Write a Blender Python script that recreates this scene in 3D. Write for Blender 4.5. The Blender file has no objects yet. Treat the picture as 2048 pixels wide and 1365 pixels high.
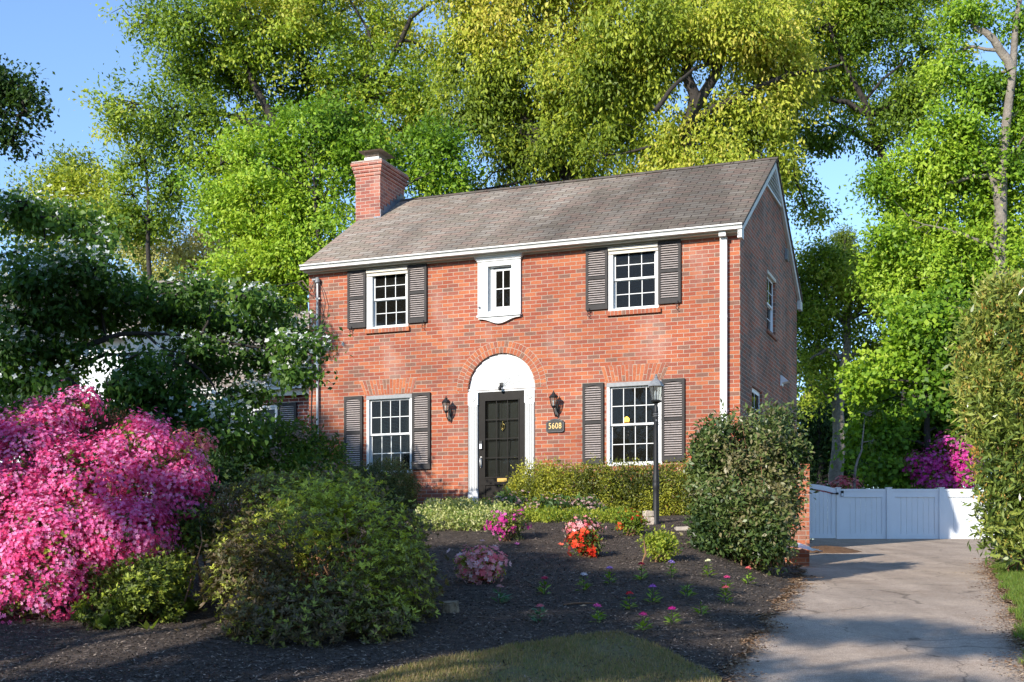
import bpy, bmesh, math, random
import numpy as np
from mathutils import Vector, Matrix
R = math.radians
random.seed(7)
RNG = np.random.default_rng(11)
SC = bpy.context.scene
COL = SC.collection

# ------------------------------------------------------------------ camera
FPX, HZ = 2630.0, 1146.0            # focal length and horizon row of a 2048 px wide picture
CZ = 1.6
cam = bpy.data.cameras.new("camera")
camo = bpy.data.objects.new("camera", cam); COL.objects.link(camo)
camo.location = (0, 0, CZ); camo.rotation_euler = (R(90), 0, 0)
cam.sensor_width = 36; cam.lens = FPX / 2048 * 36
cam.shift_y = (HZ - 682.5) / 2048
cam.clip_start = 0.1; cam.clip_end = 3000
SC.camera = camo

# ------------------------------------------------------------------ sky, sun, exposure
SUN = Vector((-0.636, -0.825, 0.465)).normalized()
w = bpy.data.worlds.new("World"); SC.world = w; w.use_nodes = True
nt = w.node_tree
bg = nt.nodes['Background']
sky = nt.nodes.new('ShaderNodeTexSky'); sky.sky_type = 'NISHITA'; sky.sun_disc = False
sky.sun_elevation = math.asin(SUN.z); sky.sun_rotation = math.atan2(SUN.x, SUN.y)
sky.air_density = 0.85; sky.dust_density = 0.0; sky.ozone_density = 3.2; sky.altitude = 100
nt.links.new(sky.outputs[0], bg.inputs[0]); bg.inputs[1].default_value = 0.15
sl = bpy.data.lights.new("sun", 'SUN'); sl.energy = 3.7; sl.angle = R(0.53); sl.color = (1, 0.93, 0.82)
so = bpy.data.objects.new("sun", sl); COL.objects.link(so)
so.rotation_euler = SUN.to_track_quat('Z', 'Y').to_euler()
SC.view_settings.view_transform = 'Standard'; SC.view_settings.look = 'None'
SC.view_settings.gamma = 1; SC.view_settings.exposure = 1.0
SC.cycles.max_bounces = 7; SC.cycles.transparent_max_bounces = 12

# ------------------------------------------------------------------ helpers
def Wp(px, py, Y):                   # a picture measurement at distance Y as a world point
    return np.array([(px - 1024) / FPX * Y, Y, (HZ - py) / FPX * Y + CZ])

def tag(o, label=None, cat=None, group=None, kind=None):
    if label: o['label'] = label
    if cat: o['category'] = cat
    if group: o['group'] = group
    if kind: o['kind'] = kind
    return o

def empty(name, loc, rz=0, **kw):
    o = bpy.data.objects.new(name, None); COL.objects.link(o)
    o.location = tuple(loc); o.rotation_euler = (0, 0, rz); o.empty_display_size = 0.2
    return tag(o, **kw)

def link(name, me, mat, parent=None, loc=None, **kw):
    o = bpy.data.objects.new(name, me); COL.objects.link(o)
    if mat is not None: me.materials.append(mat)
    if parent is not None: o.parent = parent
    if loc is not None: o.location = tuple(loc)
    return tag(o, **kw)

class MB:
    """collects polygons; build() links them as one mesh with metre-scaled UVs"""
    def __init__(s): s.v = []; s.f = []; s.uv = {}; s.sm = set()
    def face(s, pts, uv=None, smooth=False):
        i = len(s.v); s.v += [tuple(p) for p in pts]
        s.f.append(tuple(range(i, i + len(pts))))
        if uv is not None: s.uv[len(s.f) - 1] = uv
        if smooth: s.sm.add(len(s.f) - 1)
    def mesh(s, vs, fs, smooth=False):
        i = len(s.v); s.v += [tuple(p) for p in vs]
        for f in fs:
            s.f.append(tuple(i + k for k in f))
            if smooth: s.sm.add(len(s.f) - 1)
    def box(s, x0, x1, y0, y1, z0, z1, M=None):
        vs = [Vector((x, y, z)) for z in (z0, z1) for y in (y0, y1) for x in (x0, x1)]
        if M is not None: vs = [M @ p for p in vs]
        s.mesh(vs, [(0, 2, 3, 1), (4, 5, 7, 6), (0, 1, 5, 4), (2, 6, 7, 3), (0, 4, 6, 2), (1, 3, 7, 5)])
        return s
    def tube(s, pts, rad, n=6, cap=True, smooth=True):
        P = [Vector(p) for p in pts]; m = len(P)
        if not hasattr(rad, '__len__'): rad = [rad] * m
        T = (P[1] - P[0]).normalized()
        U = T.orthogonal().normalized(); vs = []
        for i in range(m):
            t = (P[min(i + 1, m - 1)] - P[max(i - 1, 0)]).normalized()
            U = (U - t * U.dot(t)).normalized(); V = t.cross(U)
            for k in range(n):
                a = 2 * math.pi * k / n
                vs.append(P[i] + (U * math.cos(a) + V * math.sin(a)) * rad[i])
        fs = []
        for i in range(m - 1):
            for k in range(n):
                a, b = i * n + k, i * n + (k + 1) % n
                fs.append((a, b, b + n, a + n))
        s.mesh(vs, fs, smooth)
        if cap:
            s.face([vs[k] for k in reversed(range(n))]); s.face([vs[(m - 1) * n + k] for k in range(n)])
        return s
    def lathe(s, prof, n=16, c=(0, 0, 0), smooth=True, rot=0):
        vs = []; fs = []
        for r, z in prof:
            for k in range(n):
                a = 2 * math.pi * k / n + rot
                vs.append((c[0] + r * math.cos(a), c[1] + r * math.sin(a), c[2] + z))
        for i in range(len(prof) - 1):
            for k in range(n):
                a, b = i * n + k, i * n + (k + 1) % n
                fs.append((a, b, b + n, a + n))
        s.mesh(vs, fs, smooth)
        s.face([vs[k] for k in reversed(range(n))]); s.face([vs[(len(prof) - 1) * n + k] for k in range(n)])
        return s
    def prism_xz(s, pts, y0, y1):      # polygon in x,z (counter-clockwise seen from -y) extruded from y0 (front) to y1
        n = len(pts)
        s.face([(x, y0, z) for x, z in pts]); s.face([(x, y1, z) for x, z in reversed(pts)])
        for i in range(n):
            a, b = pts[i], pts[(i + 1) % n]
            s.face([(a[0], y0, a[1]), (a[0], y1, a[1]), (b[0], y1, b[1]), (b[0], y0, b[1])])
        return s
    def build(s, name, mat, parent=None, loc=None, **kw):
        me = bpy.data.meshes.new(name)
        me.from_pydata(s.v, [], s.f)
        uvl = me.uv_layers.new(name="UVMap").data
        for p in me.polygons:
            if p.index in s.uv:
                for li, q in zip(p.loop_indices, s.uv[p.index]): uvl[li].uv = q
            else:
                nx, ny, nz = (abs(c) for c in p.normal)
                for li in p.loop_indices:
                    x, y, z = me.vertices[me.loops[li].vertex_index].co
                    uvl[li].uv = (x, z) if ny >= nx and ny >= nz else ((y, z) if nx >= nz else (x, y))
            if p.index in s.sm: p.use_smooth = True
        me.update()
        return link(name, me, mat, parent, loc, **kw)

def np_mesh(name, V, F, rnd=None, smooth=False):
    """V (n,3), F (m,k) with k = 3 or 4; rnd = a random value per face"""
    me = bpy.data.meshes.new(name)
    n, (m, k) = len(V), F.shape
    me.vertices.add(n); me.vertices.foreach_set('co', np.ascontiguousarray(V, dtype=np.float32).ravel())
    me.loops.add(m * k); me.loops.foreach_set('vertex_index', np.ascontiguousarray(F, dtype=np.int32).ravel())
    me.polygons.add(m); me.polygons.foreach_set('loop_start', np.arange(0, m * k, k, dtype=np.int32))
    if smooth: me.polygons.foreach_set('use_smooth', np.ones(m, dtype=bool))
    if rnd is not None:
        at = me.attributes.new('rnd', 'FLOAT', 'FACE'); at.data.foreach_set('value', rnd.astype(np.float32))
    me.update(calc_edges=True); me.validate()
    return me

def unit(a): return a / np.maximum(np.linalg.norm(a, axis=1, keepdims=True), 1e-9)
def runit(n): return unit(RNG.normal(size=(n, 3)))

def leaf_geo(P, D, N, L, Wd, fold=0.18):
    """pointed folded leaves: 4 vertices, two triangles each"""
    n = len(P); D = unit(D); S = unit(np.cross(D, N)); N2 = np.cross(S, D)
    L = np.broadcast_to(L, (n,))[:, None]; Wd = np.broadcast_to(Wd, (n,))[:, None]
    a = P; b = P + D * L * .45 + S * Wd * .5 + N2 * Wd * fold
    c = P + D * L; d = P + D * L * .45 - S * Wd * .5 + N2 * Wd * fold
    V = np.stack([a, b, c, d], 1).reshape(-1, 3)
    i = np.arange(n)[:, None] * 4
    return V, i + np.array([[0, 1, 2, 3]])

def flower_geo(P, N, Rd, petals=5):
    """open flowers: a shallow notched cup of separate petals (each petal one quad)"""
    n = len(P); N = unit(N); U = unit(np.cross(N, runit(n))); Vv = np.cross(N, U)
    Rd = np.broadcast_to(Rd, (n,))[:, None]
    vs = [P]
    per = []
    for k in range(petals):
        a = 2 * math.pi * k / petals; h = math.pi / petals * .85
        for ang, rr, up in ((a - h, .62, .18), (a, 1.0, .32), (a + h, .62, .18)):
            vs.append(P + (U * math.cos(ang) + Vv * math.sin(ang)) * Rd * rr + N * Rd * up)
        per.append([0, 1 + 3 * k, 2 + 3 * k, 3 + 3 * k])
    V = np.stack(vs, 1).reshape(-1, 3); q = len(vs)
    F = (np.arange(n)[:, None, None] * q + np.array(per)[None]).reshape(-1, 4)
    return V, F

# ------------------------------------------------------------------ materials
def mat(name, col=(.5, .5, .5), rough=.6, metal=0, spec=None, noise=None, bump=None):
    m = bpy.data.materials.new(name); m.use_nodes = True
    n = m.node_tree; b = n.nodes['Principled BSDF']
    b.inputs['Base Color'].default_value = (*col, 1); b.inputs['Roughness'].default_value = rough
    b.inputs['Metallic'].default_value = metal
    if spec is not None: b.inputs['Specular IOR Level'].default_value = spec
    tc = n.nodes.new('ShaderNodeTexCoord')
    if noise:                         # (scale, amount)
        nz = n.nodes.new('ShaderNodeTexNoise'); nz.inputs['Scale'].default_value = noise[0]; nz.inputs['Detail'].default_value = 6
        nz.inputs['Roughness'].default_value = .65
        n.links.new(tc.outputs['Object'], nz.inputs['Vector'])
        mx = n.nodes.new('ShaderNodeMix'); mx.data_type = 'RGBA'; mx.blend_type = 'MULTIPLY'
        rp = n.nodes.new('ShaderNodeMapRange'); rp.inputs[1].default_value = .3; rp.inputs[2].default_value = .7
        rp.inputs[3].default_value = 1 - noise[1]; rp.inputs[4].default_value = 1 + noise[1] * .4
        n.links.new(nz.outputs[0], rp.inputs[0])
        mx.inputs[0].default_value = 1; mx.inputs[6].default_value = (*col, 1)
        cc = n.nodes.new('ShaderNodeCombineColor')
        for i in range(3): n.links.new(rp.outputs[0], cc.inputs[i])
        n.links.new(cc.outputs[0], mx.inputs[7]); n.links.new(mx.outputs[2], b.inputs['Base Color'])
    if bump:                          # (scale, strength, distance)
        nz = n.nodes.new('ShaderNodeTexNoise'); nz.inputs['Scale'].default_value = bump[0]; nz.inputs['Detail'].default_value = 5
        n.links.new(tc.outputs['Object'], nz.inputs['Vector'])
        bp = n.nodes.new('ShaderNodeBump'); bp.inputs['Strength'].default_value = bump[1]; bp.inputs['Distance'].default_value = bump[2]
        n.links.new(nz.outputs[0], bp.inputs['Height']); n.links.new(bp.outputs[0], b.inputs['Normal'])
    return m

def ramp(n, stops, interp='LINEAR'):
    r = n.nodes.new('ShaderNodeValToRGB'); r.color_ramp.interpolation = interp
    e = r.color_ramp.elements
    while len(e) > 1: e.remove(e[-1])
    e[0].position = stops[0][0]; e[0].color = (*stops[0][1], 1)
    for p, c in stops[1:]:
        k = e.new(p); k.color = (*c, 1)
    return r

def leafmat(name, cols, trans=.35, rough=.5, spec=.35, tint=(1.25, 1.25, .6)):
    m = bpy.data.materials.new(name); m.use_nodes = True
    n = m.node_tree; b = n.nodes['Principled BSDF']; out = n.nodes['Material Output']
    at = n.nodes.new('ShaderNodeAttribute'); at.attribute_name = 'rnd'
    k = len(cols)
    r = ramp(n, [(i / max(k - 1, 1), c) for i, c in enumerate(cols)])
    n.links.new(at.outputs['Fac'], r.inputs[0]); n.links.new(r.outputs[0], b.inputs['Base Color'])
    b.inputs['Roughness'].default_value = rough; b.inputs['Specular IOR Level'].default_value = spec
    tr = n.nodes.new('ShaderNodeBsdfTranslucent')
    mx = n.nodes.new('ShaderNodeMix'); mx.data_type = 'RGBA'; mx.blend_type = 'MULTIPLY'; mx.inputs[0].default_value = 1
    n.links.new(r.outputs[0], mx.inputs[6]); mx.inputs[7].default_value = (*tint, 1)
    n.links.new(mx.outputs[2], tr.inputs[0])
    ms = n.nodes.new('ShaderNodeMixShader'); ms.inputs[0].default_value = trans
    n.links.new(b.outputs[0], ms.inputs[1]); n.links.new(tr.outputs[0], ms.inputs[2]); n.links.new(ms.outputs[0], out.inputs[0])
    return m

def brickmat(name, palette, mortar=(.40, .32, .25), bw=.213, bh=.069, ms=.011, grime=0.25, uvoff=(0, 0)):
    m = bpy.data.materials.new(name); m.use_nodes = True
    n = m.node_tree; b = n.nodes['Principled BSDF']
    uv = n.nodes.new('ShaderNodeUVMap')
    mp = n.nodes.new('ShaderNodeMapping'); mp.inputs['Location'].default_value = (uvoff[0], uvoff[1], 0)
    n.links.new(uv.outputs[0], mp.inputs[0])
    wob = n.nodes.new('ShaderNodeTexNoise'); wob.inputs['Scale'].default_value = 9; n.links.new(uv.outputs[0], wob.inputs['Vector'])
    vm = n.nodes.new('ShaderNodeVectorMath'); vm.operation = 'MULTIPLY_ADD'
    n.links.new(wob.outputs['Color'], vm.inputs[0]); vm.inputs[1].default_value = (.007, .007, 0); n.links.new(mp.outputs[0], vm.inputs[2])
    bt = n.nodes.new('ShaderNodeTexBrick')
    bt.inputs['Color1'].default_value = (0, 0, 0, 1); bt.inputs['Color2'].default_value = (1, 1, 1, 1); bt.inputs['Mortar'].default_value = (.5, .5, .5, 1)
    bt.inputs['Scale'].default_value = 1; bt.inputs['Brick Width'].default_value = bw; bt.inputs['Row Height'].default_value = bh
    bt.inputs['Mortar Size'].default_value = ms / 2; bt.inputs['Mortar Smooth'].default_value = .25; bt.inputs['Bias'].default_value = 0
    n.links.new(vm.outputs[0], bt.inputs['Vector'])
    k = len(palette)
    r = ramp(n, [(i / k, c) for i, c in enumerate(palette)], 'CONSTANT'); n.links.new(bt.outputs['Color'], r.inputs[0])
    # in-brick mottling and large patches
    n1 = n.nodes.new('ShaderNodeTexNoise'); n1.inputs['Scale'].default_value = 40; n1.inputs['Detail'].default_value = 8; n1.inputs['Roughness'].default_value = .7
    n2 = n.nodes.new('ShaderNodeTexNoise'); n2.inputs['Scale'].default_value = .9; n2.inputs['Detail'].default_value = 4
    for q in (n1, n2): n.links.new(uv.outputs[0], q.inputs['Vector'])
    def mr(src, a, c, lo, hi):
        q = n.nodes.new('ShaderNodeMapRange'); q.inputs[1].default_value = a; q.inputs[2].default_value = c
        q.inputs[3].default_value = lo; q.inputs[4].default_value = hi; n.links.new(src, q.inputs[0]); return q.outputs[0]
    mu = n.nodes.new('ShaderNodeMath'); mu.operation = 'MULTIPLY'
    n.links.new(mr(n1.outputs[0], .25, .75, .72, 1.25), mu.inputs[0]); n.links.new(mr(n2.outputs[0], .3, .7, 1 - grime, 1.1), mu.inputs[1])
    hs = n.nodes.new('ShaderNodeMix'); hs.data_type = 'RGBA'; hs.blend_type = 'MULTIPLY'; hs.inputs[0].default_value = 1
    cc = n.nodes.new('ShaderNodeCombineColor')
    for i in range(3): n.links.new(mu.outputs[0], cc.inputs[i])
    n.links.new(r.outputs[0], hs.inputs[6]); n.links.new(cc.outputs[0], hs.inputs[7])
    mo = n.nodes.new('ShaderNodeMix'); mo.data_type = 'RGBA'; n.links.new(bt.outputs['Fac'], mo.inputs[0])
    n.links.new(hs.outputs[2], mo.inputs[6])
    mm_ = n.nodes.new('ShaderNodeMix'); mm_.data_type = 'RGBA'; n.links.new(mr(n2.outputs[0], .35, .65, 0, 1), mm_.inputs[0])
    mm_.inputs[6].default_value = (*[c * .72 for c in mortar], 1); mm_.inputs[7].default_value = (*[min(1, c * 1.12) for c in mortar], 1); n.links.new(mm_.outputs[2], mo.inputs[7])
    sp_ = n.nodes.new('ShaderNodeMapping'); sp_.inputs['Scale'].default_value = (1.6, .6, 1); n.links.new(uv.outputs[0], sp_.inputs[0])
    s3 = n.nodes.new('ShaderNodeTexNoise'); s3.inputs['Scale'].default_value = 1.0; s3.inputs['Detail'].default_value = 7; n.links.new(sp_.outputs[0], s3.inputs['Vector'])
    ef = n.nodes.new('ShaderNodeMix'); ef.data_type = 'RGBA'; n.links.new(mr(s3.outputs[0], .56, .78, 0, .45), ef.inputs[0]); n.links.new(mo.outputs[2], ef.inputs[6]); ef.inputs[7].default_value = (.46, .33, .27, 1)
    n.links.new(ef.outputs[2], b.inputs['Base Color']); b.inputs['Roughness'].default_value = .85; b.inputs['Specular IOR Level'].default_value = .2
    # relief
    inv = n.nodes.new('ShaderNodeMath'); inv.operation = 'MULTIPLY_ADD'; n.links.new(bt.outputs['Fac'], inv.inputs[0]); inv.inputs[1].default_value = -1
    n.links.new(mr(n1.outputs[0], 0, 1, .6, 1.4), inv.inputs[2])
    bp = n.nodes.new('ShaderNodeBump'); bp.inputs['Strength'].default_value = .5; bp.inputs['Distance'].default_value = .006
    n.links.new(inv.outputs[0], bp.inputs['Height']); n.links.new(bp.outputs[0], b.inputs['Normal'])
    return m

RED = [(.37, .105, .052), (.31, .083, .047), (.42, .132, .062), (.27, .085, .056), (.35, .092, .046), (.22, .105, .075), (.39, .118, .056), (.31, .105, .07), (.34, .10, .057)]
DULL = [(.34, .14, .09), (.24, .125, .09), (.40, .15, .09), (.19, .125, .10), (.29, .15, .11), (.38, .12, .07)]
M = {}
M['brick'] = brickmat('brick_front', RED)
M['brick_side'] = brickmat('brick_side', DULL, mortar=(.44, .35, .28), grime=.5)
M['brick_wing'] = brickmat('brick_wing', [(.26, .07, .05), (.2, .06, .045), (.31, .09, .055), (.15, .05, .045)], mortar=(.52, .47, .42), ms=.014)
M['brick_chim'] = brickmat('brick_chimney', [(.36, .12, .085), (.30, .10, .075), (.42, .15, .10), (.25, .10, .08)], mortar=(.47, .38, .32))
M['brick_pillar'] = brickmat('brick_pillar', [(.46, .15, .075), (.38, .13, .07), (.5, .19, .10), (.33, .14, .09)], mortar=(.42, .33, .26), uvoff=(.05, .02))
M['mortar'] = mat('mortar', (.42, .34, .27), .9, noise=(30, .2))
M['brick_unit'] = None
M['white'] = mat('white_paint', (.64, .645, .635), .5, noise=(3, .06))
M['trim'] = mat('aged_white_trim', (.60, .60, .575), .5, noise=(5, .15))
M['cream'] = mat('cream_soffit', (.60, .55, .46), .6, noise=(4, .12))
M['vinyl'] = mat('white_vinyl', (.78, .80, .82), .4, noise=(2, .05))
M['shut'] = mat('charcoal_shutter', (.045, .041, .040), .6, spec=.15, noise=(12, .2))
M['slat'] = mat('slats_painted_sheen', (.36, .31, .29), .5, spec=.3, noise=(25, .3))  # slats paler than the charcoal frame: their sun sheen is put into the colour
M['black'] = mat('black_door_paint', (.014, .012, .011), .35, spec=.12, noise=(8, .3))
M['blackm'] = mat('black_metal', (.018, .019, .021), .5, spec=.3, noise=(30, .3))
M['greym'] = mat('grey_metal', (.22, .23, .24), .5, noise=(20, .25))
M['galv'] = mat('galvanised', (.42, .42, .41), .42, metal=.5, noise=(20, .2))
M['rust'] = mat('rusty_cap', (.33, .25, .19), .7, noise=(8, .4))
M['brass'] = mat('brass', (.85, .58, .2), .25, metal=1)
M['conc'] = mat('concrete', (.42, .36, .30), .9, noise=(12, .3), bump=(60, .4, .01))
M['stone'] = mat('pale_stone', (.52, .44, .36), .9, noise=(9, .35), bump=(25, .6, .02))
M['curb'] = mat('concrete_edging', (.45, .40, .35), .9, noise=(9, .35), bump=(40, .5, .01))
M['gold'] = mat('gold_paint', (.75, .50, .16), .4)
M['lead'] = mat('lead_flashing', (.12, .15, .2), .35, noise=(6, .5), bump=(20, .5, .01))
M['bark'] = mat('bark', (.12, .10, .08), .9, noise=(6, .5), bump=(18, .9, .04))
M['bark_pale'] = mat('pale_bark', (.24, .205, .17), .9, noise=(5, .5), bump=(14, .9, .05))
M['bark_dark'] = mat('dark_bark', (.035, .028, .024), .9, noise=(8, .4), bump=(20, .8, .03))
M['twig'] = mat('brown_twig', (.22, .11, .055), .85, noise=(20, .3))
M['innerdoor'] = mat('inner_door_paint', (.035, .032, .03), .35)
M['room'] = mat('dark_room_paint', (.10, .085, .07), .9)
M['paper'] = mat('white_plastic', (.7, .72, .75), .3, bump=(12, .7, .03))
M['cable'] = mat('black_cable', (.015, .015, .016), .6)
M['pinkcable'] = mat('faded_cable', (.30, .17, .16), .6)

def glassmat(name, tint=(.02, .022, .022), t=.45, rough=.03):
    m = bpy.data.materials.new(name); m.use_nodes = True
    n = m.node_tree; out = n.nodes['Material Output']; b = n.nodes['Principled BSDF']
    b.inputs['Base Color'].default_value = (*tint, 1); b.inputs['Roughness'].default_value = rough; b.inputs['Specular IOR Level'].default_value = .3
    tc = n.nodes.new('ShaderNodeTexCoord'); nz = n.nodes.new('ShaderNodeTexNoise'); nz.inputs['Scale'].default_value = 2.5
    n.links.new(tc.outputs['Object'], nz.inputs['Vector'])
    bp = n.nodes.new('ShaderNodeBump'); bp.inputs['Strength'].default_value = .12; bp.inputs['Distance'].default_value = .02
    n.links.new(nz.outputs[0], bp.inputs['Height']); n.links.new(bp.outputs[0], b.inputs['Normal'])
    tr = n.nodes.new('ShaderNodeBsdfTransparent'); tr.inputs[0].default_value = (.85, .88, .86, 1)
    ms = n.nodes.new('ShaderNodeMixShader'); ms.inputs[0].default_value = t
    n.links.new(b.outputs[0], ms.inputs[1]); n.links.new(tr.outputs[0], ms.inputs[2]); n.links.new(ms.outputs[0], out.inputs[0])
    return m
M['glass'] = glassmat('window_glass', (.014, .013, .011), .5)
M['dglass'] = glassmat('storm_door_glass', (.014, .013, .011), .72)
M['lglass'] = glassmat('lantern_glass', (.3, .3, .28), .75)

def shingles():
    m = bpy.data.materials.new('asphalt_shingles'); m.use_nodes = True
    n = m.node_tree; b = n.nodes['Principled BSDF']; uv = n.nodes.new('ShaderNodeUVMap')
    wob = n.nodes.new('ShaderNodeTexNoise'); wob.inputs['Scale'].default_value = 6; n.links.new(uv.outputs[0], wob.inputs['Vector'])
    vm = n.nodes.new('ShaderNodeVectorMath'); vm.operation = 'MULTIPLY_ADD'
    n.links.new(wob.outputs['Color'], vm.inputs[0]); vm.inputs[1].default_value = (.02, .02, 0); n.links.new(uv.outputs[0], vm.inputs[2])
    bt = n.nodes.new('ShaderNodeTexBrick'); n.links.new(vm.outputs[0], bt.inputs['Vector'])
    bt.inputs['Color1'].default_value = (0, 0, 0, 1); bt.inputs['Color2'].default_value = (1, 1, 1, 1); bt.inputs['Mortar'].default_value = (.5,) * 3 + (1,)
    bt.inputs['Scale'].default_value = 1; bt.inputs['Brick Width'].default_value = .30; bt.inputs['Row Height'].default_value = .127
    bt.inputs['Mortar Size'].default_value = .009; bt.inputs['Mortar Smooth'].default_value = .1
    r = ramp(n, [(0, (.20, .165, .125)), (.25, (.24, .20, .155)), (.5, (.28, .20, .155)), (.75, (.22, .19, .155)), (1, (.31, .265, .215))])
    n.links.new(bt.outputs['Color'], r.inputs[0])
    # algae streaks running down the slope
    mp = n.nodes.new('ShaderNodeMapping'); mp.inputs['Scale'].default_value = (.55, .16, 1); n.links.new(uv.outputs[0], mp.inputs[0])
    st = n.nodes.new('ShaderNodeTexNoise'); st.inputs['Scale'].default_value = 1.3; st.inputs['Detail'].default_value = 7; st.inputs['Roughness'].default_value = .6
    n.links.new(mp.outputs[0], st.inputs['Vector'])
    gx = n.nodes.new('ShaderNodeSeparateXYZ'); n.links.new(uv.outputs[0], gx.inputs[0])
    ad = n.nodes.new('ShaderNodeMath'); ad.operation = 'MULTIPLY_ADD'; n.links.new(gx.outputs[0], ad.inputs[0]); ad.inputs[1].default_value = .045
    n.links.new(st.outputs[0], ad.inputs[2])          # the right end is the most stained
    mr = n.nodes.new('ShaderNodeMapRange'); n.links.new(ad.outputs[0], mr.inputs[0]); mr.inputs[1].default_value = .12; mr.inputs[2].default_value = .50
    mr.inputs[3].default_value = 1.25; mr.inputs[4].default_value = .5
    gr = n.nodes.new('ShaderNodeTexNoise'); gr.inputs['Scale'].default_value = 90; gr.inputs['Detail'].default_value = 3; n.links.new(uv.outputs[0], gr.inputs['Vector'])
    m2 = n.nodes.new('ShaderNodeMapRange'); n.links.new(gr.outputs[0], m2.inputs[0]); m2.inputs[1].default_value = .3; m2.inputs[2].default_value = .7; m2.inputs[3].default_value = .75; m2.inputs[4].default_value = 1.25
    mu = n.nodes.new('ShaderNodeMath'); mu.operation = 'MULTIPLY'; n.links.new(mr.outputs[0], mu.inputs[0]); n.links.new(m2.outputs[0], mu.inputs[1])
    df = n.nodes.new('ShaderNodeMath'); df.operation = 'MULTIPLY_ADD'; n.links.new(bt.outputs['Fac'], df.inputs[0]); df.inputs[1].default_value = -.72; df.inputs[2].default_value = 1
    m3 = n.nodes.new('ShaderNodeMath'); m3.operation = 'MULTIPLY'; n.links.new(mu.outputs[0], m3.inputs[0]); n.links.new(df.outputs[0], m3.inputs[1])
    cc = n.nodes.new('ShaderNodeCombineColor'); [n.links.new(m3.outputs[0], cc.inputs[i]) for i in range(3)]
    mx = n.nodes.new('ShaderNodeMix'); mx.data_type = 'RGBA'; mx.blend_type = 'MULTIPLY'; mx.inputs[0].default_value = 1
    n.links.new(r.outputs[0], mx.inputs[6]); n.links.new(cc.outputs[0], mx.inputs[7]); n.links.new(mx.outputs[2], b.inputs['Base Color'])
    b.inputs['Roughness'].default_value = .9; b.inputs['Specular IOR Level'].default_value = .25
    # each course is thicker at its lower edge
    sy = n.nodes.new('ShaderNodeSeparateXYZ'); n.links.new(vm.outputs[0], sy.inputs[0])
    dv = n.nodes.new('ShaderNodeMath'); dv.operation = 'DIVIDE'; n.links.new(sy.outputs[1], dv.inputs[0]); dv.inputs[1].default_value = .127
    fr = n.nodes.new('ShaderNodeMath'); fr.operation = 'FRACT'; n.links.new(dv.outputs[0], fr.inputs[0])
    hh = n.nodes.new('ShaderNodeMath'); hh.operation = 'SUBTRACT'; hh.inputs[0].default_value = 1; n.links.new(fr.outputs[0], hh.inputs[1])
    h2 = n.nodes.new('ShaderNodeMath'); h2.operation = 'MULTIPLY_ADD'; n.links.new(bt.outputs['Fac'], h2.inputs[0]); h2.inputs[1].default_value = -.6; n.links.new(hh.outputs[0], h2.inputs[2])
    bp = n.nodes.new('ShaderNodeBump'); bp.inputs['Strength'].default_value = .8; bp.inputs['Distance'].default_value = .012
    n.links.new(h2.outputs[0], bp.inputs['Height']); n.links.new(bp.outputs[0], b.inputs['Normal'])
    return m
M['shingle'] = shingles()
def shingle_pale():
    m = M['shingle'].copy(); m.name = 'pale_shingles'
    for q in m.node_tree.nodes:
        if q.type == 'VALTORGB':
            for e in q.color_ramp.elements: e.color = (e.color[0] * 1.5, e.color[1] * 1.6, e.color[2] * 1.7, 1)
        if q.type == 'MATH' and q.operation == 'MULTIPLY_ADD' and abs(q.inputs[1].default_value - .045) < 1e-5: q.inputs[1].default_value = 0.0
        if q.type == 'MAP_RANGE' and abs(q.inputs[4].default_value - .5) < 1e-5: q.inputs[4].default_value = .8
    return m
M['shingle_pale'] = shingle_pale()

# ------------------------------------------------------------------ terrain
def prof(pts):
    xs, ys = np.array(pts).T
    return lambda t: np.interp(t, xs, ys)
BED = prof([(-60, -1.6), (0, -1.6), (5, -1.5), (7.5, -1.18), (9.6, -.80), (11, -.56), (13.3, -.22), (15.2, .06), (16.8, .32), (17.6, .475), (18.6, .64), (20, .82), (22, .97), (24, 1.0), (300, 1.0)])
DRV = prof([(-60, -1.6), (0, -1.6), (5, -1.5), (7.5, -1.16), (9.6, -.80), (12, -.5), (14, -.3), (16, -.14), (18, -.02), (20, .1), (22, .28), (24, .42), (26, .54), (30, .776), (36, .95), (300, 1.0)])
XL = prof([(-10, -4), (4, .1), (9.6, 1.54), (10.6, 1.82), (11.6, 2.16), (12.5, 2.4), (13.6, 2.73), (15.5, 3.28), (18, 3.96), (20.5, 4.35), (22, 4.75), (24, 5.2), (26, 5.9), (30, 6.9), (40, 9)])
XR = prof([(-10, 0), (4, 2.0), (9.6, 3.8), (11, 4.25), (13, 4.95), (15.2, 5.66), (22, 7.97), (28, 10.2), (40, 14)])
def sstep(t): t = np.clip(t, 0, 1); return t * t * (3 - 2 * t)
def zt(X, Y):
    X = np.asarray(X, float); Y = np.asarray(Y, float)
    b, d, xl, xr = BED(Y), DRV(Y), XL(Y), XR(Y)
    wl = sstep((xl - X) / 1.3)
    z = d * (1 - wl) + b * wl
    wr = sstep((X - xr) / 1.5)
    z = z + wr * .12 + np.clip(X - xr, 0, 30) * .015
    bump = .02 * np.sin(X * 2.1 + Y * 1.3) * np.sin(Y * 1.7 - X * .8) * sstep((xl - X) / .8)
    return z + bump + CZ
def edge(t, s): return .05 * np.sin(t * 5.1 + s) + .035 * np.sin(t * 11.7 + 2 * s) + .02 * np.sin(t * 27 + s * 3)

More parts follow.
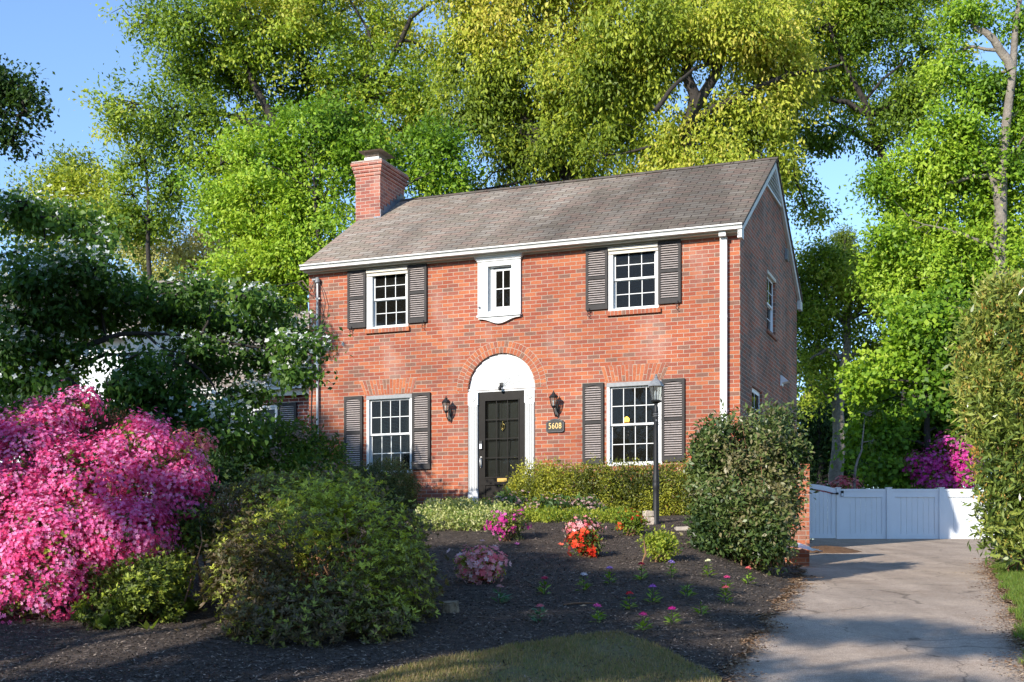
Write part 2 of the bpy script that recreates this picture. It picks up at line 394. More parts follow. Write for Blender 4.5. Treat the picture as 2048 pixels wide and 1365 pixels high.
def sheet(name, left, right, y0, y1, ny, nx, dz, m, **kw):
    ys = np.linspace(y0, y1, ny); V = []
    for y in ys:
        xs = np.linspace(left(y), right(y), nx); V.append(np.stack([xs, np.full(nx, y), zt(xs, y) + dz], 1))
    V = np.concatenate(V)
    i, j = np.meshgrid(np.arange(ny - 1), np.arange(nx - 1), indexing='ij'); a = (i * nx + j).ravel()
    F = np.stack([a, a + 1, a + nx + 1, a + nx], 1)
    me = np_mesh(name, V, F, smooth=True)
    return link(name, me, m, **kw)

def groundmat(name, stops, scales=(3, 25), bump=(60, .5, .02), rough=.95, extra=None):
    m = bpy.data.materials.new(name); m.use_nodes = True
    n = m.node_tree; b = n.nodes['Principled BSDF']; tc = n.nodes.new('ShaderNodeTexCoord')
    a = n.nodes.new('ShaderNodeTexNoise'); a.inputs['Scale'].default_value = scales[0]; a.inputs['Detail'].default_value = 8; a.inputs['Roughness'].default_value = .65
    c = n.nodes.new('ShaderNodeTexNoise'); c.inputs['Scale'].default_value = scales[1]; c.inputs['Detail'].default_value = 6; c.inputs['Roughness'].default_value = .75
    for q in (a, c): n.links.new(tc.outputs['Object'], q.inputs['Vector'])
    md = n.nodes.new('ShaderNodeMath'); md.operation = 'ADD'; n.links.new(a.outputs[0], md.inputs[0]); n.links.new(c.outputs[0], md.inputs[1])
    h = n.nodes.new('ShaderNodeMath'); h.operation = 'MULTIPLY'; n.links.new(md.outputs[0], h.inputs[0]); h.inputs[1].default_value = .5
    r = ramp(n, stops); n.links.new(h.outputs[0], r.inputs[0])
    col = r.outputs[0]
    if extra: col = extra(n, tc, col)
    n.links.new(col, b.inputs['Base Color']); b.inputs['Roughness'].default_value = rough; b.inputs['Specular IOR Level'].default_value = .2
    g = n.nodes.new('ShaderNodeTexNoise'); g.inputs['Scale'].default_value = bump[0]; g.inputs['Detail'].default_value = 5
    n.links.new(tc.outputs['Object'], g.inputs['Vector'])
    bp = n.nodes.new('ShaderNodeBump'); bp.inputs['Strength'].default_value = bump[1]; bp.inputs['Distance'].default_value = bump[2]
    n.links.new(g.outputs[0], bp.inputs['Height']); n.links.new(bp.outputs[0], b.inputs['Normal'])
    return m
def cracks(n, tc, col):
    wv = n.nodes.new('ShaderNodeTexNoise'); wv.inputs['Scale'].default_value = 1.6; wv.inputs['Detail'].default_value = 5; n.links.new(tc.outputs['Object'], wv.inputs['Vector'])
    vm = n.nodes.new('ShaderNodeVectorMath'); vm.operation = 'MULTIPLY_ADD'; n.links.new(wv.outputs['Color'], vm.inputs[0]); vm.inputs[1].default_value = (.9, .9, 0); n.links.new(tc.outputs['Object'], vm.inputs[2])
    vo = n.nodes.new('ShaderNodeTexVoronoi'); vo.feature = 'DISTANCE_TO_EDGE'; vo.inputs['Scale'].default_value = .55; n.links.new(vm.outputs[0], vo.inputs['Vector'])
    mr = n.nodes.new('ShaderNodeMapRange'); n.links.new(vo.outputs['Distance'], mr.inputs[0]); mr.inputs[1].default_value = .0; mr.inputs[2].default_value = .009
    mr.inputs[3].default_value = .5; mr.inputs[4].default_value = 1
    # darker tyre-worn bands and aggregate specks
    sp = n.nodes.new('ShaderNodeTexNoise'); sp.inputs['Scale'].default_value = 160; sp.inputs['Detail'].default_value = 2; n.links.new(tc.outputs['Object'], sp.inputs['Vector'])
    m2 = n.nodes.new('ShaderNodeMapRange'); n.links.new(sp.outputs[0], m2.inputs[0]); m2.inputs[1].default_value = .35; m2.inputs[2].default_value = .65; m2.inputs[3].default_value = .5; m2.inputs[4].default_value = 1.5
    mp = n.nodes.new('ShaderNodeMapping'); mp.inputs['Scale'].default_value = (1.4, .12, 1); mp.inputs['Rotation'].default_value = (0, 0, R(-14)); n.links.new(tc.outputs['Object'], mp.inputs[0])
    tr = n.nodes.new('ShaderNodeTexNoise'); tr.inputs['Scale'].default_value = 1.6; tr.inputs['Detail'].default_value = 6; n.links.new(mp.outputs[0], tr.inputs['Vector'])
    m3 = n.nodes.new('ShaderNodeMapRange'); n.links.new(tr.outputs[0], m3.inputs[0]); m3.inputs[1].default_value = .3; m3.inputs[2].default_value = .7; m3.inputs[3].default_value = .8; m3.inputs[4].default_value = 1.12
    a = n.nodes.new('ShaderNodeMath'); a.operation = 'MULTIPLY'; n.links.new(mr.outputs[0], a.inputs[0]); n.links.new(m2.outputs[0], a.inputs[1])
    c = n.nodes.new('ShaderNodeMath'); c.operation = 'MULTIPLY'; n.links.new(a.outputs[0], c.inputs[0]); n.links.new(m3.outputs[0], c.inputs[1])
    cc = n.nodes.new('ShaderNodeCombineColor'); [n.links.new(c.outputs[0], cc.inputs[i]) for i in range(3)]
    mx = n.nodes.new('ShaderNodeMix'); mx.data_type = 'RGBA'; mx.blend_type = 'MULTIPLY'; mx.inputs[0].default_value = 1
    n.links.new(col, mx.inputs[6]); n.links.new(cc.outputs[0], mx.inputs[7]); return mx.outputs[2]
M['soil'] = groundmat('soil', [(.3, (.06, .045, .03)), (.5, (.10, .075, .05)), (.7, (.15, .11, .07))])
M['mulch'] = groundmat('mulch', [(.3, (.035, .028, .023)), (.5, (.085, .066, .053)), (.65, (.17, .13, .105))], (14, 70), (90, 1, .04))
M['asphalt'] = groundmat('old_asphalt', [(.35, (.29, .215, .155)), (.5, (.38, .30, .235)), (.62, (.46, .36, .27))], (1.1, 14), (200, .35, .01), extra=cracks)
M['turf'] = groundmat('turf', [(.35, (.20, .145, .085)), (.5, (.18, .155, .065)), (.65, (.13, .15, .045))], (3, 40), (80, .8, .03))
M['duff'] = groundmat('leaf_litter', [(.35, (.10, .055, .03)), (.5, (.16, .09, .05)), (.65, (.24, .14, .08))], (6, 60), (90, .9, .03))
M['forest'] = groundmat('forest_floor', [(.35, (.03, .035, .015)), (.5, (.05, .055, .02)), (.65, (.08, .07, .03))], (.8, 9), (20, .8, .05))

def big_ground():
    def ax(a, b, step, lo, hi):
        o = [lo]; 
        while o[-1] < a: o.append(o[-1] + max(step, (a - o[-1]) * .3))
        o = [q for q in o if q < a] + list(np.arange(a, b, step)); t = o[-1]; k = step
        while t < hi: k *= 1.5; t += k; o.append(min(t, hi))
        return np.array(o)
    xs = ax(-14, 14, .4, -600, 600); ys = ax(-6, 36, .4, -300, 1200)
    X, Y = np.meshgrid(xs, ys); Z = zt(X, Y) - .05
    Z = np.where(X > XR(Y) + 8, np.minimum(Z, zt(XR(Y) + 8, Y)), Z)
    V = np.stack([X, Y, Z], 2).reshape(-1, 3); nx = len(xs); ny = len(ys)
    i, j = np.meshgrid(np.arange(ny - 1), np.arange(nx - 1), indexing='ij'); a = (i * nx + j).ravel()
    link('ground', np_mesh('ground', V, np.stack([a, a + 1, a + nx + 1, a + nx], 1), smooth=True), M['forest'], kind='structure')
big_ground()
sheet('driveway', lambda y: XL(y) + edge(y, 0) - .06, lambda y: XR(y) + edge(y, 2) + .05, -8, 34, 400, 26, .0, M['asphalt'], kind='structure')
BEDL = -12.0
def bed_sheet():
    rng = np.random.default_rng(5)
    sheet('mulch_bed', lambda y: BEDL, lambda y: XL(y) + edge(y, 4) + .02, 3, 23.6, 180, 150, .035, M['mulch'], kind='structure')
bed_sheet()
# chips of shredded bark lying on the bed
def chips():
    rng = np.random.default_rng(3); n = 60000
    Y = 9.2 + (19.6 - 9.2) * rng.random(n) ** 1.35; lo = np.maximum(-.42 * Y, -6); X = lo + (XL(Y) + edge(Y, 4) + .03 - lo) * rng.random(n)
    P = np.stack([X, Y, zt(X, Y) + .04 + .012 * rng.random(n)], 1)
    a = rng.random(n) * 2 * np.pi; D = np.stack([np.cos(a), np.sin(a), rng.normal(0, .25, n)], 1)
    N = np.stack([rng.normal(0, .35, n), rng.normal(0, .35, n), np.ones(n)], 1)
    V, F = leaf_geo(P, D, N, rng.uniform(.02, .06, n), rng.uniform(.006, .014, n), .1)
    me = np_mesh('bark_chips', V, F, rng.random(n))
    m = leafmat('bark_chip', [(.03, .024, .02), (.07, .055, .045), (.12, .095, .075), (.20, .155, .12), (.34, .27, .21)], 0, .8, .25)
    link('bark_chips', me, m, label='shredded dark bark mulch covering the sloping bed in front of the brick house', cat='mulch', kind='stuff')
chips()
# front lawn patch
def lawn_top(x): return np.interp(x, [-2.6, -1.5, -.85, -.45, -.1, .25, .6, .9, 1.15, 1.35, 1.6], [8.3, 8.9, 9.65, 10.2, 10.5, 10.75, 11.0, 11.0, 10.65, 10.05, 9.5]) + edge(x * 1.3, 7) * .6
def lawn_front():
    xs = np.linspace(-2.6, 1.5, 70); V = []; ny = 30
    for x in xs:
        ys = np.linspace(3.5, lawn_top(x), ny); V.append(np.stack([np.full(ny, x), ys, zt(np.minimum(x, XL(ys)), ys) + .05], 1))
    V = np.concatenate(V); i, j = np.meshgrid(np.arange(len(xs) - 1), np.arange(ny - 1), indexing='ij'); a = (i * ny + j).ravel()
    link('lawn', np_mesh('lawn', V, np.stack([a, a + ny, a + ny + 1, a + 1], 1), smooth=True), M['turf'], kind='structure')
lawn_front()
sheet('side_lawn', lambda y: XR(y) + edge(y, 3) + .0, lambda y: XR(y) + 9, -6, 20, 120, 30, .03, M['turf'], kind='structure')
# brown leaf litter margins along the drive
def litter(name, fx, y0, y1, wid, dz):
    sheet(name, lambda y: fx(y) - wid(y), lambda y: fx(y) + wid(y), y0, y1, 90, 6, dz, M['duff'], kind='structure')
def litter_bits():
    rng = np.random.default_rng(8); n = 20000; Y = rng.uniform(8.5, 21, n); k = rng.random(n) < .5
    wv = lambda y, s: .05 + .09 * np.sin(y * 1.7 + s) ** 2 + .05 * np.sin(y * 5.3 + s) ** 2
    X = np.where(k, XR(Y) + edge(Y, 3) * .5 + rng.normal(0, 1, n) * wv(Y, 0), XL(Y) + edge(Y, 4) + np.abs(rng.normal(0, 1, n)) * wv(Y, 1) * .8 * (Y < 17))
    P = np.stack([X, Y, zt(X, Y) + .045], 1); a = rng.random(n) * 6.28; V, F = leaf_geo(P, np.stack([np.cos(a), np.sin(a), .15 * rng.normal(size=n)], 1), unit(rng.normal(0, .3, (n, 3)) + [0, 0, 1]), rng.uniform(.015, .045, n), rng.uniform(.006, .02, n), .1)
    link('leaf_litter', np_mesh('leaf_litter', V, F, rng.random(n)), leafmat('litter_bits', [(.09, .045, .025), (.20, .11, .06), (.32, .20, .12), (.46, .35, .24)], .1, .8, .2), label='reddish brown leaf litter along both edges of the driveway', cat='leaf litter', kind='stuff')
litter_bits()

def grass(name, n, fx, fy, h, cols, label, seed, wd=.006):
    rng = np.random.default_rng(seed)
    X, Y = fx(rng, n), None
    X, Y = X
    P = np.stack([X, Y, zt(np.where((X < XL(Y) + .3), np.minimum(X, XL(Y)), X), Y) + .035], 1); n = len(X)
    a = rng.random(n) * 2 * np.pi; lean = rng.uniform(.1, .9, n)
    D = np.stack([np.cos(a) * lean, np.sin(a) * lean, np.ones(n)], 1); b = rng.random(n) * 2 * np.pi
    N = np.stack([np.cos(b), np.sin(b), np.full(n, .3)], 1)
    V, F = leaf_geo(P, D, N, rng.uniform(.5, 1, n) * h, wd, .05)
    link(name, np_mesh(name, V, F, rng.random(n)), leafmat(name + '_blades', cols, .35, .5), label=label, cat='grass', kind='stuff')
def pf(rng, n):
    X = rng.uniform(-2.4, 1.5, n); t = 1 - rng.random(n) ** 1.5; top = lawn_top(X); Y = 7.6 + (top - 7.6) * t
    c = np.sin(X * 4.3 + 1) * np.sin(Y * 3.7) + np.sin(X * 9 + Y * 7) * .5
    k = (rng.random(n) < np.clip(.55 + .4 * c, .12, 1)); return X[k], Y[k]
grass('grass', 70000, pf, None, .062, [(.30, .22, .11), (.26, .20, .09), (.18, .21, .055), (.24, .17, .09), (.38, .29, .15)], 'thin patchy grass at the foot of the mulch bed', 21)
def pr(rng, n):
    Y = rng.uniform(7, 19.5, n); X = XR(Y) + edge(Y, 3) + .03 + 1.8 * rng.random(n) ** 1.3; return X, Y
grass('grass', 42000, pr, None, .085, [(.09, .15, .02), (.12, .20, .03), (.16, .24, .03), (.08, .14, .02), (.26, .28, .05)], 'bright green lawn strip on the right side of the driveway', 22)

# ------------------------------------------------------------------ the brick house
YAW = R(21.1)
ux = np.array([math.cos(YAW), -math.sin(YAW)]); vx = np.array([math.sin(YAW), math.cos(YAW)])
HO = np.array([3.806, 21.95, CZ + 1.1])       # threshold level at the right front corner
def Hw(x, y, z=0): q = HO[:2] + ux * x + vx * y; return np.array([q[0], q[1], HO[2] + z])
H = empty('brick_house', HO, -YAW, label='two storey red brick colonial house with black shutters and white arched doorway', cat='house')
HW, HD, EZ, RZ, RY = 8.2, 6.0, 4.62, 6.70, 3.1
B0 = -.5                                       # bottom of the walls, below grade
ARC = (-4.287, 2.18, .645)

def wall_cells(mb, x0, x1, z0, z1, ops, plane, depth, sgn=1, top=None):
    """plane(x, z, d) gives the point at depth d behind the wall face; ops = openings (x0,x1,z0,z1)"""
    xs = sorted({x0, x1, *[o[0] for o in ops], *[o[1] for o in ops]}); zs = sorted({z0, z1, *[o[2] for o in ops], *[o[3] for o in ops]})
    for a, b in zip(xs, xs[1:]):
        for c, d in zip(zs, zs[1:]):
            mx, mz = (a + b) / 2, (c + d) / 2
            if any(o[0] < mx < o[1] and o[2] < mz < o[3] for o in ops): continue
            mb.face([plane(a, c, 0), plane(b, c, 0), plane(b, d, 0), plane(a, d, 0)])
    for o in ops:
        a, b, c, d = o[:4]
        mb.face([plane(a, c, 0), plane(a, d, 0), plane(a, d, depth), plane(a, c, depth)])
        mb.face([plane(b, d, 0), plane(b, c, 0), plane(b, c, depth), plane(b, d, depth)])
        mb.face([plane(b, c, 0), plane(a, c, 0), plane(a, c, depth), plane(b, c, depth)])
        if len(o) < 5: mb.face([plane(a, d, 0), plane(b, d, 0), plane(b, d, depth), plane(a, d, depth)])

WIN_UL = (-6.90, -6.12, 3.42, 4.52); WIN_UR = (-2.25, -1.40, 3.42, 4.52)
WIN_LL = (-6.98, -6.04, .72, 2.17); WIN_LR = (-2.32, -1.34, .74, 2.17)
WIN_S = (-4.53, -4.07, 3.57, 4.38)
ax_, az_, ar_ = ARC
fp = lambda x, z, d: (x, d, z)
fw = MB()
wall_cells(fw, -HW, 0, B0, EZ, [WIN_UL, WIN_UR, WIN_LL, WIN_LR, WIN_S, (ax_ - ar_, ax_ + ar_, -.05, az_, 1), (ax_ - ar_, ax_ + ar_, az_, az_ + ar_ + .1, 1)], fp, .11)
nA = 28; topz = az_ + ar_ + .1
for i in range(nA):                            # brickwork round the arch head, and its reveal
    a0, a1 = math.pi * i / nA, math.pi * (i + 1) / nA
    p0 = (ax_ + ar_ * math.cos(a0), az_ + ar_ * math.sin(a0)); p1 = (ax_ + ar_ * math.cos(a1), az_ + ar_ * math.sin(a1))
    fw.face([(p0[0], 0, p0[1]), (p0[0], 0, topz), (p1[0], 0, topz), (p1[0], 0, p1[1])])
    fw.face([(p0[0], 0, p0[1]), (p1[0], 0, p1[1]), (p1[0], .11, p1[1]), (p0[0], .11, p0[1])])
fw.build('front_wall', M['brick'], H)
# back lining so rooms stay dark
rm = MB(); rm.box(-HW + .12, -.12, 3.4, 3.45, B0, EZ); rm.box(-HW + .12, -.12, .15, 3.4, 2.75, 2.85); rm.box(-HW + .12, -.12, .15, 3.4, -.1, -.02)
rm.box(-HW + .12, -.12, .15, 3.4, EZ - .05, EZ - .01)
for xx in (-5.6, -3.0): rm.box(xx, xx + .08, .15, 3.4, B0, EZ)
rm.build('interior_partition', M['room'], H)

# gable side wall (x = 0), openings in (y, z)
SW_U = (2.52, 3.42, 3.40, 4.48); SW_L = (1.05, 2.05, .9, 2.17)
sw = MB(); sp = lambda y, z, d: (-d, y, z)
wall_cells(sw, 0, HD, B0, EZ, [SW_U, SW_L], sp, .11)
sw.face([(0, 0, EZ), (0, HD, EZ), (0, RY, RZ - .06)])
sw.build('side_wall', M['brick_side'], H)
bw = MB(); bw.face([(-HW, HD, B0), (-HW, HD, EZ), (0, HD, EZ), (0, HD, B0)])
bw.build('back_wall', M['brick_side'], H)
lw = MB(); lw.face([(-HW, 0, B0), (-HW, 0, EZ), (-HW, RY, RZ - .06), (-HW, HD, EZ), (-HW, HD, B0)])
lw.build('left_wall', M['brick'], H)

# quoin teeth at the right corner: slightly uneven brick ends, one for each second course
# roof: two thick slopes
def roof(parent, x0, x1, ye, ze, yr, zr, yb, zb, m, thick=.05, nx=40, sag=.012, seed=0):
    mb = MB(); r = random.Random(seed)
    for (ya, za, yc, zc, fl) in ((ye, ze, yr, zr, 0), (yr, zr, yb, zb, 1)):
        L = math.hypot(yc - ya, zc - za); ny = 8
        for i in range(nx):
            for j in range(ny):
                pts = []; uv = []
                for (di, dj) in ((0, 0), (1, 0), (1, 1), (0, 1)):
                    u_ = (i + di) / nx; v_ = (j + dj) / ny
                    x = x0 + (x1 - x0) * u_; y = ya + (yc - ya) * v_
                    z = za + (zc - za) * v_ + sag * math.sin(u_ * 9 + seed) * math.sin(v_ * 3.1)
                    pts.append((x, y, z)); uv.append((x, L * (v_ if not fl else 1 - v_)))
                mb.face(pts, uv, True)
        # underside and edges
        mb.face([(x0, ya, za - thick), (x0, yc, zc - thick), (x1, yc, zc - thick), (x1, ya, za - thick)])
        for x in (x0, x1): mb.face([(x, ya, za - thick), (x, yc, zc - thick), (x, yc, zc), (x, ya, za)])
    mb.face([(x0, ye, ze - thick), (x1, ye, ze - thick), (x1, ye, ze), (x0, ye, ze)])
    # ridge caps
    k = int((x1 - x0) / .14)
    for i in range(k):
        a = x0 + (x1 - x0) * i / k; b = a + (x1 - x0) / k + .02; s = r.uniform(0, .004)
        for sg in (-1, 1):
            mb.face([(a, yr, zr + .012 + s), (b, yr, zr + .008 + s), (b, yr + sg * .13, zr - .07 + s), (a, yr + sg * .13, zr - .066 + s)][::sg],
                    [(i * .37 % 5, .03), (i * .37 % 5 + .14, .03), (i * .37 % 5 + .14, .12), (i * .37 % 5, .12)])
    return mb.build('roof', m, parent)
rf = roof(H, -HW - .05, .09, -.24, 4.66, RY, RZ + .04, HD + .26, 4.66, M['shingle'])
# chimney
def chimney():
    mb = MB(); x0, x1, y0, y1 = -8.32, -7.76, 2.1, 3.22
    mb.box(x0, x1, y0, y1, B0, 6.99)
    for k, e in enumerate((.018, .036, .054, .075)): mb.box(x0 - e, x1 + e, y0 - e, y1 + e, 6.99 + k * .069, 6.99 + (k + 1) * .069 - (0.002 if k < 3 else 0))
    c = mb.build('chimney', M['brick_chim'], H)
    m = MB(); e = .06
    for a, b in ((6.5, 0),):
        m.box(x0 - e, x1 + e, y0 - e, y1 + e, 7.267, 7.295)
        vs = [(x0 - .02, y0 - .02, 7.295), (x1 + .02, y0 - .02, 7.295), (x1 + .02, y1 + .02, 7.295), (x0 - .02, y1 + .02, 7.295)]
        vt = [(x0 + .1, y0 + .1, 7.33), (x1 - .1, y0 + .1, 7.33), (x1 - .1, y1 - .1, 7.33), (x0 + .1, y1 - .1, 7.33)]
        m.mesh(vs + vt, [(0, 1, 5, 4), (1, 2, 6, 5), (2, 3, 7, 6), (3, 0, 4, 7), (4, 5, 6, 7)])
    m.build('crown', M['conc'], c)
    m = MB(); m.box(x0 + .12, x1 - .12, y0 + .16, y0 + .56, 7.30, 7.42); m.build('flue', M['white'], c)
    m = MB()
    for xx in np.linspace(x0 + .13, x1 - .13, 12): m.box(xx - .003, xx + .003, y0 + .17, y0 + .176, 7.42, 7.54); m.box(xx - .003, xx + .003, y0 + .55, y0 + .556, 7.42, 7.54)
    for yy in np.linspace(y0 + .17, y0 + .55, 12): m.box(x1 - .133, x1 - .127, yy - .003, yy + .003, 7.42, 7.54); m.box(x0 + .127, x0 + .133, yy - .003, yy + .003, 7.42, 7.54)
    m.build('spark_screen', M['rust'], c)
    m = MB(); m.mesh([(x0 + .02, y0 + .04, 7.53), (x1 - .0, y0 + .04, 7.53), (x1 - .0, y0 + .72, 7.53), (x0 + .02, y0 + .72, 7.53),
                      (x0 + .16, y0 + .22, 7.575), (x1 - .16, y0 + .22, 7.575), (x1 - .16, y0 + .5, 7.575), (x0 + .16, y0 + .5, 7.575)],
                     [(3, 2, 1, 0), (0, 1, 5, 4), (1, 2, 6, 5), (2, 3, 7, 6), (3, 0, 4, 7), (4, 5, 6, 7)])
    m.build('cap', M['rust'], c)
    # stepped flashing against the right face
    m = MB(); sl = (RZ + .04 - 4.66) / (RY + .24)
    for k in range(7):
        ya = y0 + k * .15; zb = 4.66 + (ya + .24) * sl
        m.box(x1 + .002, x1 + .014, ya, ya + .155, zb - .05, zb + .17 + .02 * (k % 2))
    m.box(x1 - .14, x1 + .02, y0 - .015, y0 - .002, 5.98, 6.14)
    m.build('flashing', M['lead'], c)
chimney()
# gutter, fascia, soffit
def gutter(parent, x0, x1, yf, zt_, m):
    prof_ = [(0, 0), (-.014, -.002), (-.014, -.026), (.03, -.030), (.034, -.062), (.008, -.066), (.008, -.092), (.11, -.092), (.11, -.002), (.1, -.002), (.1, -.08), (.04, -.08), (.012, -.03), (.004, -.01)]
    mb = MB(); P = [(yf + a, zt_ + b) for a, b in prof_]; n = len(P)
    for i in range(n):
        a, b = P[i], P[(i + 1) % n]
        mb.face([(x0, a[0], a[1]), (x0, b[0], b[1]), (x1, b[0], b[1]), (x1, a[0], a[1])])
    for x in (x0, x1): mb.face([(x, yf, zt_), (x, yf + .006, zt_ - .034), (x, yf + .03, zt_ - .092), (x, yf + .11, zt_ - .092), (x, yf + .11, zt_)])
    for k in range(int((x1 - x0) / .75)):
        x = x0 + .4 + k * .75; mb.box(x - .006, x + .006, yf - .016, yf - .012, zt_ - .016, zt_ - .006)
    return mb.build('gutter', m, parent)
gutter(H, -HW - .05, .085, -.27, 4.675, M['trim'])
f = MB(); f.box(-HW - .03, .06, -.155, -.13, 4.553, 4.63); f.box(-HW - .03, .06, -.13, -.002, 4.562, 4.58); f.build('soffit', M['cream'], H)
f = MB(); f.box(-HW, -.06, -.03, -.003, 4.535, 4.56); f.build('frieze_board', M['trim'], H)
# rake boards and gable vent
def rake():
    mb = MB(); sl = math.atan2(RZ + .04 - 4.66, RY + .24)
    for s in (0, 1):
        ya, yc = (-.24, RY) if s == 0 else (HD + .26, RY)
        dzr = -.05 + .0
        pts = [(ya, 4.66 + dzr), (yc, RZ + .04 + dzr), (yc, RZ + .04 + dzr - .16), (ya, 4.66 + dzr - .14)]
        for x0, x1 in ((.004, .062),):
            q = [(x1, *p) for p in pts]; r_ = [(x0, *p) for p in pts]
            mb.face(q if s == 0 else q[::-1]); mb.face(r_[::-1])
            for i in range(4): mb.face([r_[i], r_[(i + 1) % 4], q[(i + 1) % 4], q[i]])
    mb.box(.004, .075, HD + .02, HD + .27, 4.42, 4.60); mb.box(.004, .075, -.24, -.05, 4.44, 4.60)
    mb.build('rake_board', M['trim'], H)
    v = MB(); zb = 6.02; top = RZ - .08; half = lambda z: max(.02, (top - z) / .62)
    a = [(.016, RY - half(zb), zb), (.016, RY + half(zb), zb), (.016, RY, top)]; v.face(a)
    v.box(.004, .04, RY - half(zb), RY + half(zb), zb - .02, zb + .03)
    z = zb + .05
    while z < top - .12:
        h = half(z + .03) - .05
        v.mesh([(.018, RY - h, z + .045), (.018, RY + h, z + .045), (.05, RY + h, z + .01), (.05, RY - h, z + .01), (.018, RY + h, z + .037), (.018, RY - h, z + .037), (.05, RY + h, z), (.05, RY - h, z)],
               [(0, 3, 2, 1), (3, 7, 6, 2), (5, 4, 6, 7)]); z += .075
    v.build('gable_vent', M['white'], H)
rake()
# downspout
d = MB(); d.box(-.317, -.202, -.105, -.02, -.12, 4.50)
d.box(-.317, -.202, -.20, -.105, 4.50, 4.58); d.box(-.322, -.197, -.11, -.015, 3.16, 3.2); d.box(-.33, -.19, -.03, -.004, 4.1, 4.13); d.box(-.33, -.19, -.03, -.004, 1.6, 1.63)
d.build('downspout', M['white'], H)

# windows -----------------------------------------------------------------
def window(parent, op, cols, rows, yo=.0, side=False, name='window', wm='white', frame_w=.045, sash_top=None, proud=.0, mull=()):
    """double hung window standing in opening op; sub-parts: sash, glass"""
    x0, x1, z0, z1 = op
    T = (lambda b: b) 
    def place(mb):
        if side: mb.v = [(-q[1], q[0], q[2]) for q in mb.v]
        return mb
    fr = MB(); w_ = frame_w
    fr.box(x0, x0 + w_, yo - proud, .12, z0, z1); fr.box(x1 - w_, x1, yo - proud, .12, z0, z1)
    fr.box(x0 + w_, x1 - w_, yo - proud, .12, z1 - w_, z1); fr.box(x0 - .01, x1 + .01, yo - proud - .02, .12, z0, z0 + w_ * .8)
    for mx in mull: fr.box(mx - .04, mx + .04, yo - proud, .12, z0 + w_ * .8, z1 - w_)
    o = place(fr).build(name, M[wm], parent)
    a, b, c, d_ = x0 + w_, x1 - w_, z0 + w_ * .8, z1 - w_
    mid = (c + d_) / 2 if sash_top is None else sash_top
    spans = [(a, b)] if not mull else [(p, q) for p, q in zip([a] + [m_ + .04 for m_ in mull], [m_ - .04 for m_ in mull] + [b])]
    for (sa, sb) in spans:
        for (lo, hi, dy) in ((c, mid + .012, .075), (mid - .012, d_, .045)):
            s = MB(); t = .035
            s.box(sa, sa + t, dy, dy + .028, lo, hi); s.box(sb - t, sb, dy, dy + .028, lo, hi)
            s.box(sa + t, sb - t, dy, dy + .028, lo, lo + t); s.box(sa + t, sb - t, dy, dy + .028, hi - t, hi)
            for k in range(1, cols): x = sa + t + (sb - sa - 2 * t) * k / cols; s.box(x - .0065, x + .0065, dy + .006, dy + .02, lo + t, hi - t)
            for k in range(1, rows): z = lo + t + (hi - lo - 2 * t) * k / rows; s.box(sa + t, sb - t, dy + .0075, dy + .0185, z - .0065, z + .0065)
            place(s).build('sash', M[wm], o)
            g = MB(); g.box(sa + t, sb - t, dy + .012, dy + .015, lo + t, hi - t); place(g).build('glass', M['glass'], o)
    return o
window(H, WIN_UL, 3, 2, proud=.01); window(H, WIN_UR, 3, 2, proud=.01)
window(H, WIN_LL, 4, 2, sash_top=1.46, proud=.0, frame_w=.05); window(H, WIN_LR, 4, 2, sash_top=1.455, frame_w=.05)
window(H, SW_U, 2, 2, yo=.05, side=True, wm='vinyl'); window(H, SW_L, 2, 2, yo=.05, side=True, wm='vinyl')
# casing strips between frame and shutters, upper windows
for (a, b) in ((-6.975, -6.902), (-2.29, -2.252)):
    c = MB(); c.box(a, b, -.012, .02, 3.42, 4.5); c.build('casing', M['trim'], H)
for (x0, x1) in ((-6.96, -6.12), (-2.28, -1.40)):
    c = MB(); c.box(x0, x1, -.06, .0, 4.46, 4.512); c.box(x0, x1, -.03, -.002, 4.40, 4.46); c.build('head_trim', M['cream'], H)
c = MB(); c.box(-6.98, -6.04, -.012, .0, 2.115, 2.185); c.build('head_trim', M['greym'], H)
c = MB(); c.box(-2.32, -1.34, -.012, .0, 2.115, 2.185); c.build('head_trim', M['greym'], H)

# separate bricks of sills, flat arches and the round arch --------------------
def unitbrick():
    m = bpy.data.materials.new('brick_units'); m.use_nodes = True
    n = m.node_tree; b = n.nodes['Principled BSDF']; at = n.nodes.new('ShaderNodeAttribute'); at.attribute_name = 'rnd'
    r = ramp(n, [(i / len(RED), (c[0] * 1.0, c[1] * 1.08, c[2] * 1.05)) for i, c in enumerate(RED)], 'CONSTANT'); n.links.new(at.outputs['Fac'], r.inputs[0])
    tc = n.nodes.new('ShaderNodeTexCoord'); nz = n.nodes.new('ShaderNodeTexNoise'); nz.inputs['Scale'].default_value = 40; nz.inputs['Detail'].default_value = 6
    n.links.new(tc.outputs['Object'], nz.inputs['Vector'])
    mr = n.nodes.new('ShaderNodeMapRange'); n.links.new(nz.outputs[0], mr.inputs[0]); mr.inputs[1].default_value = .25; mr.inputs[2].default_value = .75; mr.inputs[3].default_value = .7; mr.inputs[4].default_value = 1.25
    cc = n.nodes.new('ShaderNodeCombineColor'); [n.links.new(mr.outputs[0], cc.inputs[i]) for i in range(3)]
    mx = n.nodes.new('ShaderNodeMix'); mx.data_type = 'RGBA'; mx.blend_type = 'MULTIPLY'; mx.inputs[0].default_value = 1
    n.links.new(r.outputs[0], mx.inputs[6]); n.links.new(cc.outputs[0], mx.inputs[7]); n.links.new(mx.outputs[2], b.inputs['Base Color'])
    b.inputs['Roughness'].default_value = .85; b.inputs['Specular IOR Level'].default_value = .2
    return m
M['unit'] = unitbrick()
